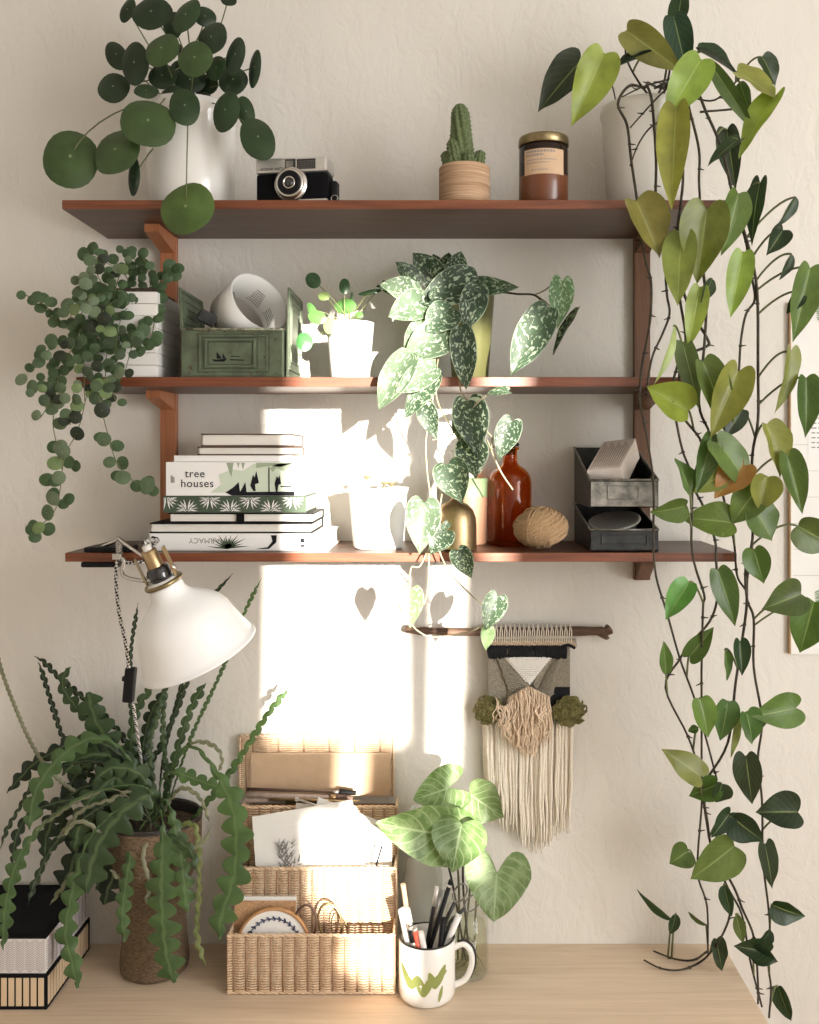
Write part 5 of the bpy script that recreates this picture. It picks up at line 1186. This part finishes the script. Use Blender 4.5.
for k in range(150):
    u = .22 + abs(rr.gauss(0, .07)); v_ = .15 + rr.random() * .5; p = onq(u, v_) + V(0, -.0012, 0); e = p + V(rr.uniform(-.012, .012), -.0002, rr.uniform(.004, .016)); s = rr.uniform(.002, .005)
    plate(bm, [p + V(-s * .4, 0, 0), p + V(s * .4, 0, 0), e], .0002, (0, 1, 0))
child(o, 'ink_drawing', bm, 'ink_grey')
o, q = sheet('paper_sheet', [(300,900),(318,797),(392,826),(392,900)], -.083, -.072, .001, 'paper', 'plain white sheet leaning behind the botanical print', 'paper')
o, q = sheet('paper_sheet', [(290,900),(296,803),(340,808),(380,900)], -.080, -.066, .001, 'paper_cream', 'cream sheet farthest back among the papers in the middle tier', 'paper')
tt = rod('metal_pen', P(297,799,-.076), P(384,829,-.084), .0022, 'satin_metal', 'slim metal pen resting across the papers', 'pen', taper=.9)
bm = bmesh.new(); box(bm, (-.003, -.004, -.003), (.003, .001, .003), M=Matrix.Translation(P(297,799,-.076)), bev=.0006); obj('pen_cap', bm, 'satin_metal', tt)
rod('thin_ruler', P(376,866,-.116), P(382,846,-.114), .0016, 'ink', 'thin dark stick poking up at the right of the papers', 'stick', taper=1)
# front tier
c = P(265, 925, -.135); t2 = thing('cork_coaster', c, 'square cork board with a white edge in the front tier', 'coaster')
bm = bmesh.new(); box(bm, (P(235,0,-.13).x, -.134, DESK + .03), (P(296,0,-.13).x, -.130, P(0,900.5,-.13).z)); obj('cork_face', bm, 'cork', t2)
bm = bmesh.new(); box(bm, (P(235,0,-.13).x, -.1295, DESK + .03), (P(296,0,-.13).x, -.124, P(0,897,-.13).z), bev=.0008); obj('backing', bm, 'paper', t2)
c = P(273.5, 946, -.152); t2 = thing('embroidery_hoop', c, 'round wooden embroidery hoop with stitched blue sprigs in the front tier', 'embroidery hoop')
ax = V(0, -1, .10).normalized(); r_ = 37 * 1.648 / F
bm = bmesh.new(); lathe(bm, [(r_ - .004, -.004), (r_, -.004), (r_, .004), (r_ - .004, .004), (r_ - .004, -.004)], c, 64, ax); obj('hoop_ring', bm, 'hoop_wood', t2)
bm = bmesh.new(); lathe(bm, [(r_ - .004, .0015), (0, .0015)], c, 48, ax); obj('fabric', bm, 'paper', t2)
bm = bmesh.new(); rx = Vector((1, 0, 0)); uz = ax.cross(rx)
for k in range(26):
    a = .25 + k * .105; rad = r_ * .72; p = c + (rx * math.cos(a) + uz * math.sin(a)) * rad + ax * .0026
    p2 = c + (rx * math.cos(a + .12) + uz * math.sin(a + .12)) * rad + ax * .0026; tube(bm, [p, p2], .0009, 5, smooth=False)
    if k % 2 == 0:
        for s in (.75, -.5): d = (rx * math.cos(a + 1.2 * s) + uz * math.sin(a + 1.2 * s)) * (.006 if s > 0 else -.004); tube(bm, [p, p + d], .0012, 5, smooth=False)
obj('stitching', bm, 'thread_blue', t2)
def loopy(bm, cx_, cy_, rx_, ry_, rot, y, r_):
    pts = []
    for i in range(24):
        a = 2 * PI * i / 24; x, z = rx_ * math.cos(a), ry_ * math.sin(a); pts.append(P(cx_ + x * math.cos(rot) - z * math.sin(rot), cy_ + x * math.sin(rot) + z * math.cos(rot), y))
    tube(bm, pts, r_, 7, closed=True, smooth=False)
c = P(322, 935, -.14); t2 = thing('scissors', c, 'bronze-handled scissors standing point-down in the front tier', 'scissors')
for cx_, cy_, rot in ((305, 924, .12), (330, 922, -.2)):
    bm = bmesh.new(); loopy(bm, cx_, cy_, 11.5, 19, rot, -.145 + .006 * (cx_ > 310), .0021); obj('handle', bm, 'book_brown' if cx_ < 310 else 'old_brass', t2)
bm = bmesh.new(); loopy(bm, 341, 934, 8, 22, -.25, -.130, .0012); obj('wire_loops', bm, 'old_brass', t2)
bm = bmesh.new(); plate(bm, [P(308, 940, -.142), P(314, 942, -.142), P(322, 975, -.142)], .001, (0, 1, 0)); plate(bm, [P(326, 940, -.139), P(320, 942, -.139), P(318, 975, -.139)], .001, (0, 1, 0)); obj('scissor_blades', bm, 'satin_metal', t2)

# ================================================================ mug with pens
c = Vector((S(427, 1.63), -.172, DESK + .0005)); r = .0475
c = Vector(((427 - CX) * 1.628 / F, -.172, DESK + .0005))
t = thing('pen_mug', c, 'white mug with green brushstroke pattern, full of pens and scissors', 'mug')
mh = .1005
bm = bmesh.new(); lathe(bm, [(0, 0), (r * .86, 0), (r * .96, .004), (r, .012), (r, mh - .002), (r - .0015, mh), (r - .0035, mh - .001), (r - .004, .012), (r - .008, .006), (0, .005)], c, 64); obj('mug_body', bm, 'white_glaze', t)
bm = bmesh.new(); lathe(bm, [(r - .0001, mh - .0012), (r - .0008, mh + .0007), (r - .0028, mh + .0007), (r - .0037, mh - .0008)], c, 64); obj('mug_rim', bm, 'dark_rim', t)
bm = bmesh.new(); hp = [c + V(r - .003, 0, .080), c + V(r + .014, 0, .086), c + V(r + .026, 0, .074), c + V(r + .028, 0, .052), c + V(r + .018, 0, .028), c + V(r - .002, 0, .016)]
tube(bm, hp, .0052, 12, n=8); obj('mug_handle', bm, 'white_glaze', t)
bm = bmesh.new(); hq = [c + V(r + .004, 0, .0905), c + V(r + .018, 0, .0915), c + V(r + .0315, 0, .078), c + V(r + .0335, 0, .052), c + V(r + .025, 0, .030)]
tube(bm, hq, .0022, 8, n=8); obj('handle_stripe', bm, 'dark_rim', t)
bm = bmesh.new()
def mugpoly(pts, off=.0005):
    "pts in the drawing's own angle / height"
    m_ = [V((r + off) * math.sin(a), -(r + off) * math.cos(a), z) + c for a, z in pts]
    f = bm.faces.new([bm.verts.new(p) for p in m_]); f.normal_update()
def ap(x, y): return (math.asin(max(-1, min(1, (x - 216) / 100))), (985 - y) / 245 * .102)
for a, b_, wd_ in [(a_, b__, w__ * 1.7) for a_, b__, w__ in [((130,825),(165,905),16),((165,905),(185,850),14),((185,850),(205,930),18),((205,930),(235,850),16),((225,835),(245,900),15),((245,900),(280,815),16),((270,895),(258,955),8),((150,860),(160,905),18),((235,870),(285,840),12)]]:
    (a0, z0_), (a1, z1_) = ap(*a), ap(*b_); n_ = 7; hw_ = wd_ / 100 * .5
    L0 = math.hypot(a1 - a0, (z1_ - z0_) / .0475); nx, nz = -(z1_ - z0_) / .0475 / L0, (a1 - a0) / L0
    prev = None
    for i in range(n_ + 1):
        u = i / n_; w3 = hw_ * (1 - .75 * abs(2 * u - 1) ** 2); am, zm_ = a0 + (a1 - a0) * u, z0_ + (z1_ - z0_) * u
        cur = ((am - nx * w3, zm_ - nz * w3 * .0475), (am + nx * w3, zm_ + nz * w3 * .0475))
        if prev: mugpoly([prev[0], cur[0], cur[1], prev[1]])
        prev = cur
bmesh.ops.recalc_face_normals(bm, faces=bm.faces[:]); obj('brushstroke_pattern', bm, 'mug_green', t)
def bot(dx, dy): return c + V(dx, dy, .008)
def penn(name, top, tipd, r_, m_, lab, cat, foot, extra=None, grp=None, taper=1.):
    a = bot(*foot); b_ = P(*top, tipd); tt = thing(name, a, lab, cat, 'pens standing in the mug' if name == 'pen' else None)
    bm = bmesh.new(); tube(bm, [a, a.lerp(b_, .5), b_], lambda u: r_ * (taper + (1 - taper) * (1 - u)), 12, smooth=False); obj('barrel', bm, m_, tt)
    d = (b_ - a).normalized()
    if extra:
        for (s0, s1, r1, m1, nm) in extra:
            bm = bmesh.new(); tube(bm, [b_ + d * s0, b_ + d * s1], r1, 12, smooth=False); obj(nm, bm, m1, tt)
    return tt
penn('paper_roll', (404, 910), -.185, .0105, 'paper', 'rolled white paper leaning out of the mug at its left', 'paper roll', (-.010, .002))
penn('pencil', (403, 884), -.172, .0042, 'pencil_wood', 'thick bare wood pencil standing behind the paper roll', 'pencil', (-.016, .012), taper=1)
penn('pen', (410, 924), -.200, .0055, 'satin_metal', 'fat metal pen with black clip at the front of the mug', 'pen', (-.002, -.022), [(-.002, .003, .0058, 'chrome', 'end_cap'), (-.03, -.008, .0057, 'black_plastic', 'grip')])
penn('pen', (415, 930), -.205, .0048, 'red_plastic', 'short red pen among the pens in the mug', 'pen', (.004, -.026), [(-.001, .004, .0049, 'satin_metal', 'end_cap')])
penn('pen', (421, 932), -.208, .0050, 'white_matte', 'white pen beside the red pen in the mug', 'pen', (.010, -.028))
penn('pen', (437, 888), -.170, .0034, 'black_plastic', 'slim black pen with metal clip leaning right', 'pen', (-.014, -.004), [(-.03, .002, .0036, 'satin_metal', 'clip_band')])
penn('pen', (441, 890), -.165, .0032, 'worn_steel', 'grey metal pen right behind the slim black pen', 'pen', (-.010, .004))
penn('pencil', (451, 880), -.165, .0038, 'black_plastic', 'tallest black pencil in the mug', 'pencil', (-.018, -.008), [(-.012, -.008, .0040, 'satin_metal', 'band')])
penn('marker', (443, 918), -.198, .0046, 'black_plastic', 'black marker standing upright at the right of the mug', 'marker', (.016, -.020))
penn('folding_ruler', (459, 915), -.175, .0055, 'white_matte', 'white plastic stick leaning right under the scissors', 'stick', (.002, .012))
t2 = thing('craft_scissors', bot(.0, 0), 'small scissors with round metal handles, blades down in the pen mug', 'scissors')
for cx_, cy_, a_ in ((460, 893, .5), (472, 903, .7)):
    bm = bmesh.new(); loopy(bm, cx_, cy_, 6, 10, a_, -.170, .0015); obj('handle', bm, 'worn_steel', t2)
bm = bmesh.new(); tube(bm, [P(455, 902, -.17), P(446, 920, -.17), bot(.002, -.004)], .0032, 6, smooth=False); tube(bm, [P(465, 908, -.17), P(450, 922, -.17), bot(.000, -.001)], .0030, 6, smooth=False); obj('scissor_blades', bm, 'dark_steel', t2)

# ================================================================ vase and white bottle
c = Vector((.0454, -.098, DESK + .0005)); r = .040
t = thing('glass_vase', c, 'clear glass jar of water holding the arrowhead cutting', 'vase')
bm = bmesh.new(); lathe(bm, [(0, 0), (r * .9, 0), (r, .005), (r, .150), (r - .002, .150), (r - .0025, .007), (0, .006)], c, 56); obj('glass_body', bm, 'clear_glass', t)
bm = bmesh.new(); lathe(bm, [(0, .0065), (r - .003, .0075), (r - .003, .085), (0, .085)], c, 48); obj('water', bm, 'water', t)
vc = c.copy()
c = Vector((-.0309, -.046, DESK + .0005)); r = .036
t = thing('carafe', c, 'tall pale glass carafe with narrow neck behind the pen mug', 'carafe')
bm = bmesh.new(); lathe(bm, [(0, 0), (r * .9, 0), (r, .006), (r, .13), (r * .95, .155), (r * .78, .19), (.024, .225), (.021, .25), (.021, .262), (.0245, .264), (.0245, .27), (.019, .27), (.019, .25), (.022, .225), (r * .74, .19), (r * .9, .155), (r * .94, .13), (r * .94, .01), (0, .008)], c, 56); obj('glass_body', bm, 'carafe_glass', t)
# arrowhead plant
t = thing('arrowhead_cutting', vc + V(0, 0, .02), 'arrowhead plant cutting with pale green veined leaves standing in the jar', 'houseplant')
GA, GB = (.12, .20, .065), (.17, .25, .10)
al_ = [((449,788),(413,800),46,-.11,-.12,GA,.1),((474,806),(466,772),10,-.12,-.12,GA,.3),((470,794),(504,818),48,-.115,-.13,GB,.2),((440,834),(377,824),60,-.15,-.20,GA,.0),((462,824),(452,873),56,-.155,-.185,GA,.1),((497,873),(494,922),66,-.15,-.18,GB,-.05),((466,812),(452,806),16,-.12,-.12,GA,.3)]
al_.pop(1); al_.pop(5)
tops = [vc + V(-.012, 0, .145), vc + V(.008, .004, .15), vc + V(-.02, -.008, .14), vc + V(-.004, -.014, .14), vc + V(.020, -.006, .14)]
for i, ((bx, by), T, wp, d0, d1, col, roll) in enumerate(al_):
    bm = bmesh.new(); b_ = P(bx, by, d0); blade(bm, b_, P(*T, d1), wp * (1.8 + d0) / F, ARROW if i in (0, 2, 4) else HEART, roll, .22, .05, .04, seed=i)
    obj('leaf', bm, 'arrow_leaf', t, color=col)
    bm = bmesh.new(); ft = vc + V((i - 2) * .007, .003 * (i % 2), .02)
    tube(bm, [b_ + V(0, .002, 0), b_.lerp(tops[i], .5) + V(0, .004, .004), tops[i], ft], .0019, 8, n=7); obj('stem', bm, 'dark_stem' if i in (2, 3) else 'petiole', t)
# roots in the water
bm = bmesh.new(); rr = random.Random(6)
for k in range(9):
    p = vc + V(rr.uniform(-.01, .01), 0, .06); tube(bm, [p, p + V(rr.uniform(-.02, .02), rr.uniform(-.015, .015), -.02), p + V(rr.uniform(-.03, .03), rr.uniform(-.02, .02), -.042)], .0008, 5, n=5)
obj('roots', bm, 'petiole', t)

# ================================================================ patterned storage box
bxl, bxr, byf, byb = -1.02, -.646, -.215, -.02; z0 = DESK + .0005; z1, z2 = .8085, .8655
t = thing('patterned_box', ((bxl + bxr) / 2, (byf + byb) / 2, z0), 'storage box with striped base and white herringbone rim at the desk left', 'box')
obj('box_base', boxes(((bxl, byf, z0), (bxr, byb, z1))), 'box_black', t)
obj('upper_rim', boxes(((bxl + .003, byf + .003, z1), (bxr - .003, byb - .003, z2))), 'box_white', t)
bm = bmesh.new()
n_ = int((bxr - bxl) / .0122)
for k in range(n_):
    x = bxr - .0045 - k * .0122; box(bm, (x - .0092, byf - .0008, z0 + .006), (x, byf, z1 - .006))
n_ = int((byb - byf) / .0122)
for k in range(n_):
    y = byf + .0045 + k * .0122; box(bm, (bxr, y, z0 + .006), (bxr + .0008, y + .0092, z1 - .006))
obj('tan_stripes', bm, 'box_tan', t)
bm = bmesh.new()
def vee(face, u, z, s, wd_=.0011):
    for k in range(2):
        sg = 1 if k == 0 else -1
        a0, a1 = (u, z), (u + sg * .0075, z + .0055)
        pts = [(a0[0], a0[1] - wd_), (a1[0], a1[1] - wd_), (a1[0], a1[1]), (a0[0], a0[1])]
        if face == 'f': q_ = [V(x, byf + .0022, zz_) for x, zz_ in pts]; n3 = (0, 1, 0)
        else: q_ = [V(bxr - .0022, x, zz_) for x, zz_ in pts]; n3 = (-1, 0, 0)
        plate(bm, q_, .0006, n3)
u = bxr - .012
while u > bxl + .01:
    for k in range(14): vee('f', u, z1 + .003 + k * .0036, 1)
    u -= .0165
u = byf + .012
while u < byb - .01:
    for k in range(14): vee('r', u, z1 + .003 + k * .0036, 1)
    u += .0165
obj('herringbone_lines', bm, 'box_grey', t)
obj('black_lid', boxes(((bxl + .002, byf + .002, z2), (bxr - .002, byb - .002, z2 + .0025)), ((bxl + .012, byf + .012, z2 + .0025), (bxr - .012, byb - .002, z2 + .004))), 'box_black', t)

# ================================================================ fishbone cactus
c = Vector(((156 - CX) * 1.72 / F, -.088, DESK + .0005))
t = thing('potted_fishbone_cactus', c, 'bushy fishbone cactus with zigzag strap leaves in a brown woven pot on the desk', 'houseplant')
zt = CAM.z - (815 - CY) * 1.71 / F - c.z
bm = bmesh.new(); lathe(bm, [(0, 0), (.052, 0), (.0585, .006), (.0595, .02), (.0555, .06), (.0535, .11), (.060, .15), (.074, .19), (.081, .225), (.082, zt - .004), (.0815, zt), (.078, zt), (.077, zt - .02), (0, zt - .03)], c, 64, rfun=lambda a, h: 1 + .006 * math.sin(a * 40) * math.sin(h * 700)); obj('plant_pot', bm, 'brown_weave', t)
bm = bmesh.new(); lathe(bm, [(.0822, zt - .007), (.0826, zt - .002), (.080, zt + .002), (.0765, zt - .002), (.0760, zt - .04)], c, 64); obj('pot_rim', bm, 'dark_rim', t)
bm = bmesh.new(); lathe(bm, [(.076, zt - .024), (.03, zt - .016), (0, zt - .014)], c, 40); obj('soil', bm, 'soil', t)
def frond(pts, w, col, d=None, lobe=None, seed=0, tw=0., deps=None, wtip=1.0, bare=0.):
    "flat stem whose two edges run in alternating rounded lobes"
    n = len(pts)
    if deps is None:
        d0, d1 = d; deps = [d0 + (d1 - d0) * (i / (n - 1)) ** .8 for i in range(n)]
    P3 = [P(x, y, dd) for (x, y), dd in zip(pts, deps)]
    cs = catmull(P3, 10); L_ = [0]
    for a, b_ in zip(cs, cs[1:]): L_.append(L_[-1] + (b_ - a).length)
    tot = L_[-1]; W_ = w * 1.62 / F; per = lobe * 1.62 / F if lobe else max(W_ * .62, .010)
    step = per / 7; m_ = max(8, int(tot / step)); rs = []
    k = 0; rd = random.Random(seed); ph = rd.random()
    bm = bmesh.new(); lay = bm.loops.layers.uv.verify()
    for i in range(m_ + 1):
        s = tot * i / m_
        while k < len(L_) - 2 and L_[k + 1] < s: k += 1
        u = (s - L_[k]) / max(1e-9, L_[k + 1] - L_[k]); p = cs[k].lerp(cs[k + 1], min(1, u)); tdir = (cs[min(k + 2, len(cs) - 1)] - cs[max(k - 1, 0)]).normalized()
        nn = V(math.sin(tw + rd.uniform(-.02, .02)), -math.cos(tw), .25); nn = (nn - tdir * nn.dot(tdir)); nn = nn.normalized() if nn.length > .1 else tdir.orthogonal().normalized()
        sd = tdir.cross(nn); row = []
        fr = i / m_; env = min(1, .12 + fr * 2.6) * (1 if fr < .93 else max(.12, (1 - fr) / .07)) * (1 + (wtip - 1) * fr) * (1 if bare == 0 else .16 + .84 * min(1, max(0, (fr - bare) / .14)))
        for side in (-1, 0, 1):
            if side == 0: row.append((bm.verts.new(p + nn * .0011), .5)); continue
            q = ((s / per) + (0 if side < 0 else .5) + ph) % 1.
            lob = (.20 + .80 * (math.sin(PI * min(1, q * 1.06)) ** .5 if q < .93 else 0.)) * (.88 + .12 * math.sin(s * 90 + seed)) if W_ > .010 else .6 + .4 * math.sin(PI * q)
            cup = .0022 * math.sin(2 * PI * q) if W_ > .010 else 0
            hw_ = W_ / 2 * lob * env
            row.append((bm.verts.new(p + sd * side * hw_ - nn * (hw_ * .16 - cup)), 0 if side < 0 else 1))
            row.append((bm.verts.new(p + sd * side * hw_ * .5 + nn * (.0002 + cup * .3)), .25 if side < 0 else .75))
        row = [row[0], row[1], row[2], row[4], row[3]]
        rs.append((row, s))
    for (a, sa), (b_, sb) in zip(rs, rs[1:]):
        for j in range(4):
            f = bm.faces.new((a[j][0], a[j + 1][0], b_[j + 1][0], b_[j][0])); f.smooth = True
            for lp, uvv in zip(f.loops, ((a[j][1], sa), (a[j + 1][1], sa), (b_[j + 1][1], sb), (b_[j][1], sb))): lp[lay].uv = uvv
    # woody midrib on the back so the stem has body
    tube(bm, cs[::3], lambda u: .0013 * (1 - .5 * u), 5, smooth=False)
    return obj('strap_leaf', bm, 'frond_leaf', t, color=col)
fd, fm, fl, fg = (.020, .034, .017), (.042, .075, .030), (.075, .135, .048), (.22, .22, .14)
o_ = (152, 822)
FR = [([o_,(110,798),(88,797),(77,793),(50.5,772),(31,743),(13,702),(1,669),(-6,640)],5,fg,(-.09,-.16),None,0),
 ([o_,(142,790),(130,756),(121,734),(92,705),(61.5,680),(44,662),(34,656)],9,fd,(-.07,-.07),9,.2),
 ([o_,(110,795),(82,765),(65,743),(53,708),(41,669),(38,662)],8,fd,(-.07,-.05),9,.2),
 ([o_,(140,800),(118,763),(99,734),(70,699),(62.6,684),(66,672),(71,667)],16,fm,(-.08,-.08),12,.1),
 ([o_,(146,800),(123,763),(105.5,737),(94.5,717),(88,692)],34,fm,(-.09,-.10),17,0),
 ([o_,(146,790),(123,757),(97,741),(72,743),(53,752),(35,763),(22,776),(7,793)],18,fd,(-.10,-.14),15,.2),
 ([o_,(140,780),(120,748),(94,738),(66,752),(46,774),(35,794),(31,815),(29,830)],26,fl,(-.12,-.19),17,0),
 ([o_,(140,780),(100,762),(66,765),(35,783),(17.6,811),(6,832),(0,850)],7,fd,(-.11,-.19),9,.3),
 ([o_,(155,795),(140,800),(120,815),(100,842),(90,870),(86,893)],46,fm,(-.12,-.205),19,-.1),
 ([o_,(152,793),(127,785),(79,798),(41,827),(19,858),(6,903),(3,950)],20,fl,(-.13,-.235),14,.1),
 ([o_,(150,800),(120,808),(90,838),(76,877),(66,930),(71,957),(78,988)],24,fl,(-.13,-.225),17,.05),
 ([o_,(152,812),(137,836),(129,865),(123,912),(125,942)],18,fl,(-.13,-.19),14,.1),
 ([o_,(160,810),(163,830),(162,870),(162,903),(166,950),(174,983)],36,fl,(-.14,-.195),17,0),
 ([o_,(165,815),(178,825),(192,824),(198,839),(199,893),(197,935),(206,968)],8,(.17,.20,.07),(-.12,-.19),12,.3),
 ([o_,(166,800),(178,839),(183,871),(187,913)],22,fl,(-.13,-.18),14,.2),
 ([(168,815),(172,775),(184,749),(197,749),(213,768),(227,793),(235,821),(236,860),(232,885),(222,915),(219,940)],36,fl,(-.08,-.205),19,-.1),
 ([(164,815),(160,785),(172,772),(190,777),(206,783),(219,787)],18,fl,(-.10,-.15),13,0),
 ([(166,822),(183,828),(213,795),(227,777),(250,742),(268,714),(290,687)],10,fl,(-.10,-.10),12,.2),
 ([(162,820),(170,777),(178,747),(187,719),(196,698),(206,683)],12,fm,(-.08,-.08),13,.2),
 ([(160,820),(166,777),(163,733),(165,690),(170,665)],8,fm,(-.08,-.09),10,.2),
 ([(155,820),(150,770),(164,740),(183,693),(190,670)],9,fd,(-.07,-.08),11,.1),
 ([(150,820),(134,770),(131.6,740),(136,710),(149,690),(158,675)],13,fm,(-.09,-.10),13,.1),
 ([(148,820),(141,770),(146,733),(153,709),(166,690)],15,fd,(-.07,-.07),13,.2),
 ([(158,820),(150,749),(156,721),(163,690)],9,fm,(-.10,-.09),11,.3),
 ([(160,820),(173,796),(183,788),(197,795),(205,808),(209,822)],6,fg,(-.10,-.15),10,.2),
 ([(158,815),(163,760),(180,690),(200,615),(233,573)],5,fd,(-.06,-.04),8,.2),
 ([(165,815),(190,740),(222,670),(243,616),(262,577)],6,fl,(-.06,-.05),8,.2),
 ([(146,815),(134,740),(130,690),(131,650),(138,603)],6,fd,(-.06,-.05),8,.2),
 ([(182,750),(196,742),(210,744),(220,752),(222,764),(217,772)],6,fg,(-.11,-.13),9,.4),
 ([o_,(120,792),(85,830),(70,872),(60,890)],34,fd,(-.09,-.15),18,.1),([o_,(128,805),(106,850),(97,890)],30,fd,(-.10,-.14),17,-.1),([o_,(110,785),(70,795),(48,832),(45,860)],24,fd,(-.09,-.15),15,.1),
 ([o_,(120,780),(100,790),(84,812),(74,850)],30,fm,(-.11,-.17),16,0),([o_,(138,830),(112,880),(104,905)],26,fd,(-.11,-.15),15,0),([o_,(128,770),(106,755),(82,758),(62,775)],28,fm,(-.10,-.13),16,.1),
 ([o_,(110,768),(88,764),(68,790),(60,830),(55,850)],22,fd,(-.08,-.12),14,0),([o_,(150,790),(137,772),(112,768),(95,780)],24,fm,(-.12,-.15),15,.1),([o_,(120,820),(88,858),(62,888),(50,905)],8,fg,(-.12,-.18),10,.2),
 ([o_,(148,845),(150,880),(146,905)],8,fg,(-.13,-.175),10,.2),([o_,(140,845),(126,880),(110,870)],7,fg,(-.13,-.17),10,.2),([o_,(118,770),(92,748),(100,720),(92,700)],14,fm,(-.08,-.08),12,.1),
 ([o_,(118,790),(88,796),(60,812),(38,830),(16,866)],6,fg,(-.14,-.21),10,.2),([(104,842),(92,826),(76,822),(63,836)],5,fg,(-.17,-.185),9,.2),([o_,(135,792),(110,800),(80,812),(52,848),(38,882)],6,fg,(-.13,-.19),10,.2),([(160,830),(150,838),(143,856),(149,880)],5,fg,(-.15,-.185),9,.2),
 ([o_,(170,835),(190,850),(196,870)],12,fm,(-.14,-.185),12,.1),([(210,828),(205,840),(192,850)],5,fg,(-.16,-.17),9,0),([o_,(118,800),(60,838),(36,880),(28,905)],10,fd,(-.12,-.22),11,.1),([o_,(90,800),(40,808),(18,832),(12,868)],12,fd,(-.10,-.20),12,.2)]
BARE = {3: .3, 4: .25, 5: .2, 6: .42, 8: .2, 9: .55, 10: .48, 11: .35, 12: .18, 14: .3, 15: .42, 16: .5, 29: .25, 30: .2, 31: .25, 32: .2, 33: .25, 34: .3, 35: .3, 36: .35, 40: .35, 41: .3}
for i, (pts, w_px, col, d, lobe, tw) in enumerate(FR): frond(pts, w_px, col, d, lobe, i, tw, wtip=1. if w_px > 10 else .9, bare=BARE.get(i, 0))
